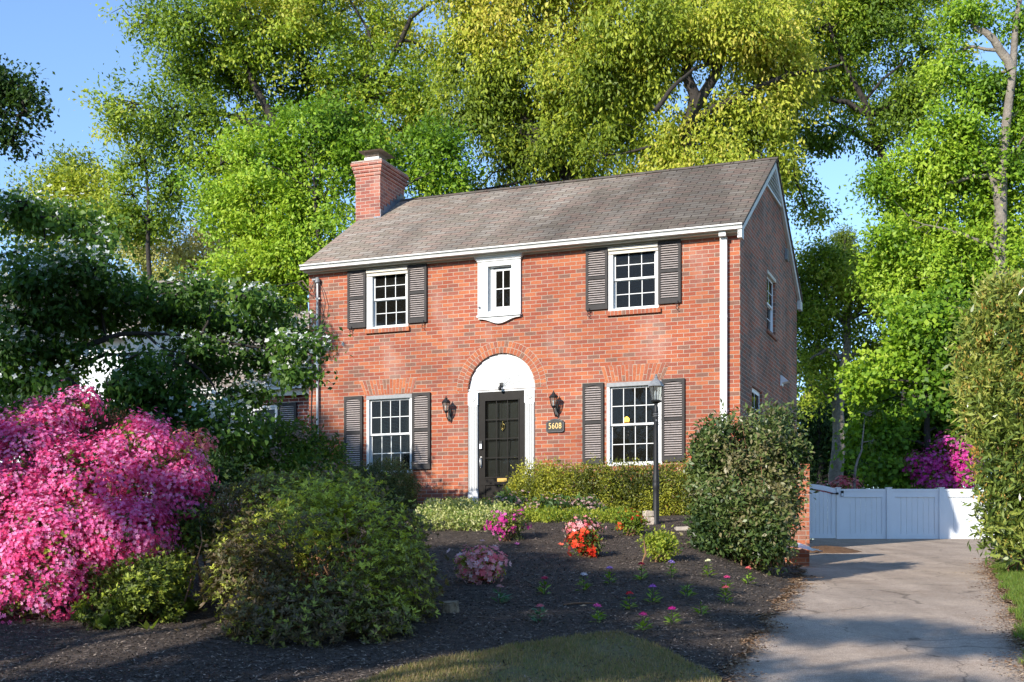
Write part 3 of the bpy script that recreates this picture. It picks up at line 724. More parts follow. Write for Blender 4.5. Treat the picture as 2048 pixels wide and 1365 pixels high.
def units(name, polys, y0, y1, bed, seed=0):
    """polys: list of x,z quads, each a brick; bed: x,z polygon of mortar behind them"""
    mb = MB(); cnt = []
    for p in polys: k = len(mb.f); mb.prism_xz(p, y0, y1); cnt.append(len(mb.f) - k)
    o = mb.build(name, M['unit'], H)
    rr = random.Random(seed); vals = []
    for c in cnt: vals += [rr.random()] * c
    at = o.data.attributes.new('rnd', 'FLOAT', 'FACE'); at.data.foreach_set('value', vals)
    mm = MB()
    for q in bed: mm.prism_xz(q, y0 + .004, y1)
    mm.build('mortar', M['mortar'], o)
    return o
def sill(x0, x1, z0, z1):
    n = int((x1 - x0) / .068); w_ = (x1 - x0) / n
    units('window_sill', [[(x0 + i * w_ + .005, z0), (x0 + (i + 1) * w_ - .005, z0), (x0 + (i + 1) * w_ - .005, z1), (x0 + i * w_ + .005, z1)] for i in range(n)],
          -.055, .03, [[(x0 + .006, z0 + .003), (x1 - .006, z0 + .003), (x1 - .006, z1 - .003), (x0 + .006, z1 - .003)]], seed=int(x0 * 10))
sill(-6.99, -6.08, 3.34, 3.419); sill(-2.31, -1.345, 3.34, 3.419)
sill(-7.0, -6.02, .64, .719); sill(-2.34, -1.32, .66, .739)
def jack(x0, x1, X0, X1, z0, z1, n=16, seed=0):
    ps = []; g = .005; rr = random.Random(seed)
    for i in range(n):
        a, b = i / n, (i + 1) / n
        f0 = lambda t, s: x0 + (x1 - x0) * t if s == 0 else X0 + (X1 - X0) * t
        q = lambda s: (f0(a, 0) * (1 - s) + f0(a, 1) * s, f0(b, 0) * (1 - s) + f0(b, 1) * s)
        if i % 2: cuts = [(0, .32), (.36, 1)]
        else: cuts = [(0, .97)] if rr.random() < .3 else [(0, .66), (.70, 1)]
        for c0, c1 in cuts:
            la, lb = q(c0); ua, ub = q(c1)
            ps.append([(la + g, z0 + (z1 - z0) * c0), (lb - g, z0 + (z1 - z0) * c0), (ub - g, z0 + (z1 - z0) * c1), (ua + g, z0 + (z1 - z0) * c1)])
    units('flat_arch', ps, -.006, .0, [[(x0, z0), (x1, z0), (X1, z1), (X0, z1)]], seed)
jack(-7.02, -6.03, -7.13, -5.95, 2.205, 2.475, 17, 3); jack(-2.34, -1.32, -2.43, -1.20, 2.205, 2.48, 17, 8)
def arch():
    ps = []; bedp = []
    for ring, (r0, r1) in enumerate(((ar_ + .004, ar_ + .103), (ar_ + .113, ar_ + .213))):
        n = 31 if ring == 0 else 36; da = math.pi / n
        for i in range(n):
            a, b = i * da + .0045 / r0 * 1.1, (i + 1) * da - .0045 / r0 * 1.1
            P = lambda r_, t: (ax_ + r_ * math.cos(t), az_ + r_ * math.sin(t))
            ps.append([P(r0, b), P(r0, a), P(r1, a), P(r1, b)][::-1])
    n = 36
    for i in range(n):
        a, b = math.pi * i / n, math.pi * (i + 1) / n
        P = lambda r_, t: (ax_ + r_ * math.cos(t), az_ + r_ * math.sin(t))
        bedp.append([P(ar_ + .001, b), P(ar_ + .001, a), P(ar_ + .22, a), P(ar_ + .22, b)][::-1])
    units('brick_arch', ps, -.007, .0, bedp, 5)
arch()

# shutters ------------------------------------------------------------------
def shutter(x0, x1, z0, z1, y=-.012, dog=None, parent=H):
    t = .045; mb = MB(); mid = (z0 + z1) / 2 + .02
    mb.box(x0, x0 + t, y - .035, y, z0, z1); mb.box(x1 - t, x1, y - .035, y, z0, z1)
    mb.box(x0 + t, x1 - t, y - .033, y, z0, z0 + .09); mb.box(x0 + t, x1 - t, y - .033, y, mid - .025, mid + .025)
    n = 10; w_ = x1 - x0 - 2 * t                   # top rail with an arched lower edge
    pts = [(x0 + t, z1), (x0 + t, z1 - .085)] + [(x0 + t + w_ * k / n, z1 - .085 + .04 * math.sin(math.pi * k / n)) for k in range(1, n)] + [(x1 - t, z1 - .085), (x1 - t, z1)]
    mb.prism_xz(pts, y - .033, y)
    mb.box(x0 + .01, x1 - .01, y - .006, y - .001, z0 + .01, z1 - .01)
    o = mb.build('shutter', M['shut'], parent)
    s = MB()
    for lo, hi in ((z0 + .095, mid - .03), (mid + .03, z1 - .055)):
        k = int((hi - lo) / .038); 
        for i in range(k):
            z = lo + (hi - lo) * (i + .5) / k
            s.mesh([(x0 + t, y - .012, z + .012), (x1 - t, y - .012, z + .012), (x1 - t, y - .031, z - .004), (x0 + t, y - .031, z - .004),
                    (x0 + t, y - .012, z + .008), (x1 - t, y - .012, z + .008), (x1 - t, y - .031, z - .010), (x0 + t, y - .031, z - .010)],
                   [(3, 2, 1, 0), (4, 5, 6, 7), (3, 7, 6, 2)])
    s.build('louvre', M['slat'], o)
    if dog is not None:
        dgs = MB(); cx = dog; zz = z0 - .0
        S = [(cx + .028 * math.cos(a) * s_, zz + dz_ + .028 * math.sin(a)) for s_, dz_, rng_ in ((1, -.03, np.linspace(1.2, 4.6, 8)), (-1, -.088, np.linspace(1.6, -1.9, 8))) for a in rng_]
        dgs.tube([(a, y - .05, b) for a, b in S], .006, 5)
        dgs.tube([(cx, y - .05, zz + .03), (cx, y - .05, zz - .01)], .009, 6); dgs.tube([(cx, y - .05, zz - .03), (cx, 0, zz - .03)], .005, 5)
        dgs.build('shutter_dog', M['blackm'], o)
    return o
shutter(-7.36, -6.98, 3.46, 4.535, dog=-7.27); shutter(-6.115, -5.735, 3.475, 4.54, dog=-5.79)
shutter(-2.69, -2.295, 3.465, 4.53, dog=-2.62); shutter(-1.395, -1.0, 3.48, 4.55, dog=-1.05)
shutter(-7.43, -7.05, .79, 2.19); shutter(-6.03, -5.665, .79, 2.19)
shutter(-2.75, -2.37, .79, 2.195); shutter(-1.335, -.935, .79, 2.195, dog=None)

# small white casement over the door ----------------------------------------
def small_window():
    mb = MB(); x0, x1, z0, z1 = -4.72, -3.90, 3.51, 4.47; a, b, c, d_ = WIN_S
    mb.box(x0, a, -.05, -.002, z0, z1); mb.box(b, x1, -.05, -.002, z0, z1); mb.box(a, b, -.05, -.002, d_, z1); mb.box(a, b, -.05, -.002, z0, c)
    for lo, hi, w2, z_ in ((a, b, 0, 0),):
        mb.box(a, a + .012, -.002, .1, c, d_); mb.box(b - .012, b, -.002, .1, c, d_); mb.box(a + .012, b - .012, -.002, .1, c, c + .012); mb.box(a + .012, b - .012, -.002, .1, d_ - .012, d_)
    for k, (e, za, zb) in enumerate(((.01, 4.47, 4.50), (.03, 4.50, 4.53), (.05, 4.53, 4.56))): mb.box(x0 - e, x1 + e, -.06 - e, -.002, za, zb)
    mb.box(x0 - .01, x1 + .01, -.085, -.002, 3.475, 3.51)
    n = 24; pts = [(x0 + .01, 3.475)]
    for k in range(n + 1):
        t = k / n; dz = .03 + .095 * (0.5 - .5 * math.cos(2 * math.pi * t)) ** 1.3; pts.append((x0 + .01 + (x1 - x0 - .02) * t, 3.475 - dz))
    pts.append((x1 - .01, 3.475)); mb.prism_xz(pts, -.055, -.002)
    o = mb.build('casement_window', M['white'], H)
    s = MB(); a += .08; b -= .02; c += .03; d_ -= .03; t = .045; y = .05
    s.box(a - .068, a, y - .01, y + .03, c - .018, d_ + .018)
    s.box(a, a + t, y, y + .03, c, d_); s.box(b - t, b, y, y + .03, c, d_); s.box(a + t, b - t, y, y + .03, c, c + t + .02); s.box(a + t, b - t, y, y + .03, d_ - t, d_)
    mx, mz = (a + b) / 2, (c + d_) / 2 + .01; s.box(mx - .009, mx + .009, y + .005, y + .022, c + t + .02, d_ - t); s.box(a + t, b - t, y + .006, y + .021, mz - .009, mz + .009)
    s.build('sash', M['white'], o)
    g = MB(); g.box(a + t, b - t, y + .012, y + .015, c + t + .02, d_ - t); g.build('glass', M['glass'], o)
    k = MB(); k.lathe([(.012, 0), (.012, .015), (.02, .02), (.02, .03), (.006, .034)], 10, (0, 0, 0)); k.v = [(x0 + .035 + v[0], -.05 - v[2], 3.66 + v[1]) for v in k.v]; k.build('catch', M['greym'], o)
small_window()

# doorway ------------------------------------------------------------------------
def doorway():
    Y0 = .035
    t = MB(); n = 11                                  # tympanum: fan of tapering boards separated by grooves
    t.prism_xz([(ax_ + (ar_ - .003) * math.cos(a), az_ + (ar_ - .003) * math.sin(a)) for a in np.linspace(0, math.pi, 40)][::-1], Y0 + .022, .11)
    c = (ax_, az_ + .035)
    edges = np.linspace(0, math.pi, n + 1)
    for i in range(n):
        a, b = edges[i] + .012, edges[i + 1] - .012; tl = .017
        arc = [(c[0] + (ar_ - .035) * math.cos(q) * 1.0, c[1] + (ar_ - .035) * math.sin(q)) for q in np.linspace(a, b, 6)]
        q0 = (c[0] + .045 * math.cos(a), c[1] + .045 * math.sin(a)); q1 = (c[0] + .045 * math.cos(b), c[1] + .045 * math.sin(b))
        front = [(q0[0], Y0 + tl, q0[1])] + [(x, Y0 + tl * (1 - k / 5), z) for k, (x, z) in enumerate(arc)] + [(q1[0], Y0, q1[1])]
        back = [(x, Y0 + .021, z) for x, _, z in front]
        t.face(front[::-1]); m_ = len(front)
        for k in range(m_): t.face([front[k], front[(k + 1) % m_], back[(k + 1) % m_], back[k]])
    o = t.build('fan_panel', M['white'], H)
    l = MB(); l.box(ax_ - ar_ + .003, ax_ + ar_ - .003, Y0 - .015, .11, az_ - .035, az_ + .03); l.build('lintel', M['white'], H)
    for (x0, x1) in ((-4.927, -4.735), (-3.84, -3.648)):
        p = MB(); p.box(x0, x1, -.012, .10, 0, .35); p.box(x0, x1, -.015, .10, 1.915, az_ - .037)
        p.box(x0 + .012, x1 - .012, .030, .10, .35, 1.915)
        nf = 5; w_ = (x1 - x0 - .024) / nf
        for k in range(nf + 1):
            xx = x0 + .012 + w_ * k; a = max(xx - .0105, x0 + .012); b = min(xx + .0105, x1 - .012)
            p.box(a, b, -.006, .030, .37, 1.895)
        p.box(x0 + .012, x1 - .012, -.005, .030, .35, .37); p.box(x0 + .012, x1 - .012, -.005, .030, 1.895, 1.915)
        q = p.build('pilaster', M['white'], H)
        r_ = MB(); cx = (x0 + x1) / 2; zc = 2.035
        for rad in (.045, .02): r_.tube([(cx + rad * math.cos(a), -.02, zc + rad * math.sin(a)) for a in np.linspace(0, 2 * math.pi, 17)], .011, 5)
        r_.build('rosette', M['white'], q)
    # storm door
    x0, x1, z1 = -4.733, -3.842, az_ - .037; a, b, c_, d_ = -4.605, -3.965, .62, 1.985
    dm = MB(); dm.box(x0, a, .03, .07, .012, z1); dm.box(b, x1, .03, .07, .012, z1); dm.box(a, b, .03, .07, d_, z1); dm.box(a, b, .03, .07, .48, c_)
    dm.box(a, b, .03, .07, .012, .10); dm.box(a, b, .045, .06, .10, .48)
    for (A, B_, C_, D_) in ((a + .0, b - .0, .13, .24), (a, b, .28, .45)):
        dm.box(A + .02, B_ - .02, .038, .045, C_, D_)
    for zz in (.25, .47): dm.box(a - .02, b + .02, .022, .03, zz, zz + .012)
    for (A, B_, C_, D_) in ((a - .015, a, c_, d_), (b, b + .015, c_, d_)): dm.box(A, B_, .02, .03, C_, D_)
    for zz in (c_ - .03, d_): dm.box(a - .015, b + .015, .018, .03, zz, zz + .012)
    dr = dm.build('door', M['black'], H)
    g = MB(); g.box(a, b, .052, .055, c_, d_); g.build('glass', M['dglass'], dr)
    mu = MB()
    for k in (1, 2): x = a + (b - a) * k / 3; mu.box(x - .007, x + .007, .036, .052, c_, d_)
    for k in (1, 2, 3): z = c_ + (d_ - c_) * k / 4; mu.box(a, b, .034, .0515, z - .008, z + .008)
    mu.build('muntin', M['black'], dr)
    ms = MB(); ms.box(-4.37, -4.19, .018, .03, .53, .59); ms.box(-4.345, -4.215, .012, .018, .545, .575); ms.build('mail_slot', M['brass'], dr)
    h = MB(); h.tube([(-4.685, .028, .97), (-4.685, -.02, .95), (-4.685, -.03, .88), (-4.685, -.01, .81), (-4.685, .028, .80)], .012, 8); h.box(-4.70, -4.67, .02, .03, .79, .99); h.build('handle', M['galv'], dr)
    k = MB(); k.box(-4.715, -4.655, .0, .03, 1.12, 1.27); k.build('door_lock', M['blackm'], dr)
    k = MB(); k.box(-4.706, -4.664, -.004, .0, 1.13, 1.215); k.build('keypad', M['paper'], dr)
    i = MB(); i.box(x0, x1, .115, .155, .0, z1)
    for (A, B_, C_, D_) in ((-4.60, -4.32, 1.25, 1.95), (-4.25, -3.97, 1.25, 1.95), (-4.60, -4.32, .7, 1.12), (-4.25, -3.97, .7, 1.12), (-4.6, -4.32, .2, .55), (-4.25, -3.97, .2, .55)): i.box(A, B_, .108, .115, C_, D_); i.box(A + .04, B_ - .04, .100, .108, C_ + .04, D_ - .04)
    idr = i.build('inner_door', M['innerdoor'], H)
    kn = MB(); kn.lathe([(.012, 0), (.02, .02), (.008, .05)], 10, (-4.29, .094, 1.58)); kn.tube([(-4.29 + .038 * math.cos(q), .085, 1.525 + .048 * math.sin(q)) for q in np.linspace(0, 2 * math.pi, 15)], .009, 6)
    kn.tube([(-4.29, .088, 1.60), (-4.29, .088, 1.46)], .009, 6); kn.lathe([(.01, 0), (.018, .012), (.006, .03)], 10, (-4.29, .09, 1.44)); kn.build('knocker', M['brass'], idr)
    th = MB(); th.box(x0, x1, -.03, .11, -.03, .011); th.build('threshold', M['conc'], H)
    # small black hook light over the door
    e = MB(); e.tube([(-4.30, Y0 + .01, 2.235), (-4.30, -.03, 2.26), (-4.29, -.06, 2.23)], .008, 6); e.lathe([(.008, 0), (.035, -.035), (.03, -.075), (.012, -.09)], 10, (-4.285, -.065, 2.235)); e.box(-4.33, -4.27, Y0 - .01, Y0 + .01, 2.20, 2.30)
    e.build('door_spotlight', M['blackm'], H)
doorway()
st = MB(); st.box(-5.42, -3.15, -1.25, -.005, -.2, -.03); st.box(-5.46, -3.11, -1.29, -.005, -.075, -.028)
st.build('door_step', M['conc'], H)

# wall lanterns and house number --------------------------------------------
def sconce(x, z):
    o = MB(); o.prism_xz([(x - .03, z - .13), (x + .03, z - .13), (x + .035, z - .02), (x + .025, z + .09), (x - .025, z + .09), (x - .035, z - .02)], -.02, -.002)
    o.tube([(x, -.015, z - .1), (x, -.08, z - .125), (x, -.15, z - .06), (x, -.17, z + .0)], .009, 6); o.tube([(x, -.015, z + .04), (x, -.1, z + .02), (x, -.165, z + .05)], .006, 6)
    a = o.build('wall_lantern', M['blackm'], H)
    c = (x, -.175, z + .02); hx = MB()
    hx.lathe([(.012, -.03), (.035, .0), (.045, .02)], 6, c, smooth=False); hx.lathe([(.085, .165), (.088, .175), (.055, .215), (.03, .225), (.032, .245), (.008, .26), (.012, .275), (.003, .29)], 6, c, smooth=False)
    for k in range(6):
        q = 2 * math.pi * k / 6; hx.tube([(c[0] + .044 * math.cos(q), c[1] + .044 * math.sin(q), c[2] + .02), (c[0] + .075 * math.cos(q), c[1] + .075 * math.sin(q), c[2] + .168)], .005, 4)
    hx.build('cage', M['blackm'], a)
    g = MB(); g.lathe([(.040, .022), (.070, .165)], 6, c, smooth=False); g.build('glass', M['lglass'], a)
    b = MB(); b.lathe([(.01, .02), (.01, .07), (.016, .085), (.012, .105), (.003, .115)], 8, c); b.build('bulb', M['paper'], a)
sconce(-5.285, 1.78); sconce(-3.235, 1.775)
def digits_mesh(txt, size, depth):
    cu = bpy.data.curves.new('t', 'FONT'); cu.body = txt; cu.size = size; cu.extrude = depth; cu.align_x = 'CENTER'; cu.align_y = 'CENTER'; cu.space_character = 1.08
    ob = bpy.data.objects.new('t', cu); COL.objects.link(ob); bpy.context.view_layer.update()
    dg = bpy.context.evaluated_depsgraph_get(); me = bpy.data.meshes.new_from_object(ob.evaluated_get(dg)); bpy.data.objects.remove(ob); return me
def plaque():
    x0, x1, z0, z1 = -3.425, -3.09, 1.365, 1.60; xm = (x0 + x1) / 2
    top = [(x1 - .0, z1 - .05), (x1 - .03, z1 - .05), (x1 - .03, z1 - .025), (x1 - .07, z1 - .025)] + [(xm + .095 * math.cos(a), z1 - .025 + .032 * math.sin(a)) for a in np.linspace(0, math.pi, 9)] + [(x0 + .07, z1 - .025), (x0 + .03, z1 - .025), (x0 + .03, z1 - .05), (x0, z1 - .05)]
    bot = [(x0, z0 + .025), (x0 + .03, z0), (x1 - .03, z0), (x1, z0 + .025)]
    p = MB(); p.prism_xz(bot + top, -.03, -.002)
    o = p.build('house_number_plaque', M['blackm'], H, label='black wall plaque reading 5608 in gold numerals')
    q = MB(); C0 = np.array([xm, (z0 + z1) / 2 - .005]); loop = [tuple(C0 + (np.array(v) - C0) * [.93, .90]) for v in bot + top]; loop.append(loop[0])
    q.tube([(a, -.031, b) for a, b in loop], .003, 4, cap=False); q.build('border', M['greym'], o)
    me = digits_mesh('5608', .145, .003)
    for v in me.vertices: v.co = Vector((v.co.x * .80, -v.co.z, v.co.y * 1.0))
    link('numerals', me, M['gold'], o, (xm, -.034, 1.475))
plaque()

# side wall fittings
f = MB(); f.box(.003, .03, 3.95, 4.15, 2.55, 2.75); f.mesh([(.03, 3.95, 2.75), (.03, 4.15, 2.75), (.16, 4.15, 2.63), (.16, 3.95, 2.63), (.03, 3.95, 2.6), (.03, 4.15, 2.6)], [(0, 3, 2, 1), (3, 4, 5, 2), (0, 4, 3), (1, 2, 5)])
f.build('dryer_vent', M['vinyl'], H)
f = MB(); f.box(.003, .05, 4.46, 4.70, 5.12, 5.34)
for k in range(5): f.box(.05, .062, 4.48, 4.68, 5.14 + k * .04, 5.155 + k * .04)
f.build('louvre_vent', M['greym'], H)
f = MB(); f.box(-.09, .012, SW_U[0], SW_U[1], 4.44, 4.50); f.build('head_trim', M['cream'], H)
f = MB(); f.box(-.11, .035, SW_U[0] - .05, SW_U[1] + .05, 3.33, 3.399); f.build('window_sill', M['brick_side'], H)
# service mast with weatherhead and drip loops
f = MB(); f.tube([(-7.985, -.055, -.1), (-7.985, -.055, 4.36)], .026, 10)
for z in (4.05, 2.6, 1.2): f.box(-8.03, -7.94, -.06, -.003, z, z + .03)
mo = f.build('service_mast', M['galv'], H)
f = MB(); f.lathe([(.05, 0), (.055, .05), (.03, .10), (.0, .11)], 10, (-7.985, -.06, 4.36)); f.box(-8.07, -7.99, -.12, -.04, 4.40, 4.43); f.build('weatherhead', M['greym'], mo)
f = MB()
f.tube([(-8.03, -.09, 4.40), (-8.10, -.13, 4.18), (-8.22, -.16, 4.24), (-8.32, -.2, 4.36)], .008, 6)
f.tube([(-8.01, -.09, 4.38), (-8.0, -.12, 4.1), (-7.90, -.11, 3.80), (-7.84, -.1, 3.72), (-7.80, -.08, 3.95), (-7.87, -.07, 4.2), (-7.96, -.06, 4.38)], .007, 6)
f.tube([(-8.02, -.09, 4.39), (-8.03, -.12, 4.05), (-8.2, -.14, 4.22), (-8.30, -.2, 4.38)], .006, 6)
f.build('drip_loop', M['cable'], mo)
f = MB(); f.tube([(-8.04, -.1, 4.41), (-8.14, -.14, 4.26), (-8.24, -.17, 4.40), (-8.35, -.2, 4.37), (-8.28, -.15, 4.3)], .009, 6); f.build('drip_loop', M['pinkcable'], mo)
f = MB(); f.tube([(-8.16, -.02, 3.0), (-8.13, -.02, 2.4), (-8.15, .0, 1.9), (-8.11, -.03, 1.2), (-8.12, -.02, 0)], .012, 6); f.build('wall_cable', M['cable'], H)
# service drop
a = Hw(-8.33, -.2, 4.37); pts = []
b = Wp(-260, 566, 21.5)
for k in range(17):
    t = k / 16; p = a * (1 - t) + b * t; p[2] -= .35 * 4 * t * (1 - t); pts.append(p - a)
f = MB(); f.tube(pts, .011, 6); f.build('service_cable', M['cable'], None, a, label='black service cable sagging from the corner of the brick house to the left', cat='cable')

# one-storey wing on the left, part of the same house --------------------------
WX0, WY = -12.0, .35
wm_ = MB(); WW = (-11.02, -9.10, .38, 2.17)
wall_cells(wm_, WX0, -HW, B0, 2.45, [WW], lambda x, z, d: (x, WY + d, z), .11)
wm_.face([(WX0, WY, B0), (WX0, WY, 2.45), (WX0, 3.2, 4.5), (WX0, 6.0, 2.45), (WX0, 6.0, B0)][::-1]); wm_.face([(WX0, 6.0, B0), (WX0, 6, 2.45), (-HW, 6, 2.45), (-HW, 6, B0)])
wm_.build('wing_wall', M['brick_wing'], H)
r2 = MB(); r2.box(WX0 + .05, -HW - .02, 2.6, 2.65, B0, 2.4); r2.box(WX0 + .05, -HW - .02, .5, 2.6, 2.38, 2.42); r2.build('interior_partition', M['room'], H)
roof(H, WX0 - .1, -HW - .003, WY - .25, 2.50, 3.2, 4.58, 6.2, 2.50, M['shingle_pale'], seed=3, nx=20).name = 'wing_roof'
gutter(H, WX0 - .1, -HW - .01, WY - .28, 2.515, M['trim'])
f = MB(); f.box(WX0 - .08, -HW - .015, WY - .16, WY - .13, 2.31, 2.46); f.box(WX0 - .08, -HW - .015, WY - .13, WY - .002, 2.335, 2.36); f.build('soffit', M['cream'], H)
wo = window(H, WW, 2, 2, frame_w=.05, mull=(-10.40, -9.72), proud=-.02)
for ch in [wo] + list(wo.children): 
    for v in ch.data.vertices: v.co.y += WY
def wshut(x0, x1):
    o = shutter(x0, x1, .42, 2.19, y=WY - .012)
wshut(-11.45, -11.06); wshut(-9.07, -8.66)

# chandelier glowing in the dining room
em = bpy.data.materials.new('lamp_glow'); em.use_nodes = True; eb = em.node_tree.nodes['Principled BSDF']
eb.inputs['Emission Color'].default_value = (1, .55, .06, 1); eb.inputs['Emission Strength'].default_value = 14
ch = MB(); ch.tube([(-2.31, 1.2, 2.74), (-2.31, 1.2, 1.75)], .008, 6)
for k in range(5):
    q = 2 * math.pi * k / 5; ch.tube([(-2.31, 1.2, 1.65), (-2.31 + .1 * math.cos(q), 1.2 + .1 * math.sin(q), 1.6), (-2.31 + .17 * math.cos(q), 1.2 + .17 * math.sin(q), 1.66)], .007, 5)
ch.lathe([(.01, -.08), (.03, -.04), (.015, .1)], 8, (-2.31, 1.2, 1.65)); cho = ch.build('chandelier', M['brass'], H)
ch = MB(); ch.lathe([(.004, 0), (.05, .04), (.05, .08), (.01, .12)], 10, (-2.31, 1.2, 1.62)); ch.build('lamp_shade', em, cho)
# curtains seen behind the lower panes
M['drape'] = mat('grey_drape', (.16, .15, .13), .9)
for (x0, x1, z0, z1) in ((-7.0, -6.75, .7, 2.3), (-6.3, -6.0, .7, 2.3), (-1.62, -1.35, .7, 2.3)):
    dd = MB(); n = 14; pts = [(x0 + (x1 - x0) * k / n, .24 + .025 * math.sin(k * 1.9)) for k in range(n + 1)]
    for p, q in zip(pts, pts[1:]): dd.face([(p[0], p[1], z0), (q[0], q[1], z0), (q[0], q[1], z1), (p[0], p[1], z1)], smooth=True)
    dd.build('curtain', M['drape'], H)
for (x0, x1, z0, z1) in ((-6.86, -6.16, 4.18, 4.5), (-2.2, -1.44, 4.2, 4.5)):
    dd = MB(); dd.box(x0, x1, .16, .165, z0, z1)
    for k in range(8): dd.box(x0, x1, .15, .16, z0 + k * .04, z0 + k * .04 + .006)
    dd.build('blind', M['drape'], H)

# gas meter beside the step
def gas_meter():
    p = Hw(-5.55, -.3, 0); g = empty('gas_meter', (p[0], p[1], CZ + .98), -YAW, label='grey gas meter with pipes against the brick wall left of the door', cat='gas meter')
    m = MB(); m.box(-.13, .09, -.08, .08, .0, .22); m.lathe([(.075, 0), (.08, .02), (.05, .05)], 12, (-.02, 0, .22)); m.build('meter_body', M['greym'], g)
    m = MB(); m.tube([(-.09, 0, .2), (-.09, 0, .34), (.10, 0, .34), (.10, 0, -.1)], .018, 8); m.tube([(.10, 0, .3), (.22, .06, .26), (.3, .1, .05), (.3, .1, -.1)], .016, 8); m.tube([(.10, 0, .34), (.1, .28, .34)], .016, 8)
    m.build('pipe', M['galv'], g)
    m = MB(); m.lathe([(.03, 0), (.07, .015), (.07, .03), (.02, .06)], 12, (.04, -.02, .33)); m.build('regulator', M['twig'], g)
gas_meter()
p = Hw(-5.25, -.12, .2)
# ------------------------------------------------------------------ yard objects
def gz(x, y): return float(zt(x, y))
def lamp_post():
    x, y = (1312 - 1024) / FPX * 18.7, 18.7; z = gz(x, y) + .02
    g = empty('lamp_post', (x, y, z), label='tall black lamp post with glass lantern standing in front of the hedge', cat='lamp post')
    S = 18.7 / FPX                       # metres per picture pixel
    h = lambda py: (1060 - py) * S
    m = MB(); m.lathe([(.052, 0), (.052, .03), (.046, .05), (.044, h(1000)), (.043, h(990)), (.049, h(987)), (.052, h(982)), (.049, h(978)), (.044, h(975)), (.05, h(972)), (.044, h(968)), (.042, h(955)), (.038, h(948)), (.036, h(900)), (.032, h(838)), (.036, h(836)), (.036, h(832)), (.034, h(830)), (.03, h(824)), (.016, h(818))], 20)
    m.build('post', M['blackm'], g)
    m = MB(); m.tube([(0, -.02, h(850)), (0, -.05, h(852))], .012, 6)
    for zz in (h(843), h(839)): m.lathe([(.042, 0), (.047, .004), (.042, .008)], 14, (0, 0, zz))
    m.build('photocell', M['greym'], g)
    # ladder-rest scroll arm of thin wire
    m = MB(); m.tube([(.04, 0, h(838)), (.10, 0, h(842)), (.14, 0, h(852)), (.22, 0, h(860))], .0028, 4)
    m.tube([(.04, 0, h(866)), (.26, 0, h(866))], .0028, 4)
    m.tube([(.05 + .03 * math.cos(t) * (1 - t / 9), 0, h(852) + .04 * math.sin(t)) for t in np.linspace(0, 6, 14)], .0025, 4); m.tube([(.10 + .02 * math.cos(t), 0, h(856) + .025 * math.sin(t)) for t in np.linspace(0, 6, 12)], .0022, 4)
    m.build('scroll_bracket', M['blackm'], g)
    m = MB(); m.lathe([(.02, h(822)), (.03, h(817)), (.075, h(814)), (.082, h(811)), (.06, h(810))], 6, smooth=False)
    lt = m.build('lantern', M['blackm'], g)
    m = MB(); m.lathe([(.112, h(783)), (.112, h(781)), (.075, h(773)), (.035, h(769)), (.02, h(766)), (.026, h(764)), (.012, h(762)), (.018, h(760)), (.002, h(757))], 6, smooth=False); m.build('roof_cap', M['greym'], lt)
    m = MB()
    for k in range(6):
        q = 2 * math.pi * k / 6; m.tube([(.062 * math.cos(q), .062 * math.sin(q), h(810)), (.098 * math.cos(q), .098 * math.sin(q), h(782))], .0045, 4)
    m.build('cage', M['blackm'], lt)
    m = MB(); m.lathe([(.058, h(809.5)), (.094, h(782.5))], 6, smooth=False); m.build('glass', M['lglass'], lt)
    m = MB()
    for k in range(3):
        q = 2.1 * k; m.lathe([(.008, h(810)), (.008, h(802)), (.012, h(799)), (.008, h(794)), (.001, h(791))], 8, (.022 * math.cos(q), .022 * math.sin(q), 0))
    m.build('bulb', M['paper'], lt)
lamp_post()

def pillar():
    Y = 20.0; x1 = (1619 - 1024) / FPX * Y; g = empty('brick_garden_wall', (x1, Y, CZ + .25), -R(6), label='low red brick wall ending in a pier beside the driveway behind the big bush', cat='brick wall')
    m = MB(); m.box(-1.0, 0, 0, .22, -.2, 1.30)
    m.build('wall', M['brick_pillar'], g)
    ps = MB(); cnt = 0
    n = 14; w_ = 1.01 / n
    for i in range(n): ps.box(-1.005 + i * w_ + .004, -1.005 + (i + 1) * w_ - .004, -.006, .226, 1.302, 1.405)
    o = ps.build('cap', M['unit'], g); rr = random.Random(4); vals = []
    for i in range(n): vals += [rr.random()] * 6
    at = o.data.attributes.new('rnd', 'FLOAT', 'FACE'); at.data.foreach_set('value', vals)
    mm = MB(); mm.box(-1.0, 0, .002, .218, 1.30, 1.40); mm.build('mortar', M['mortar'], o)
pillar()

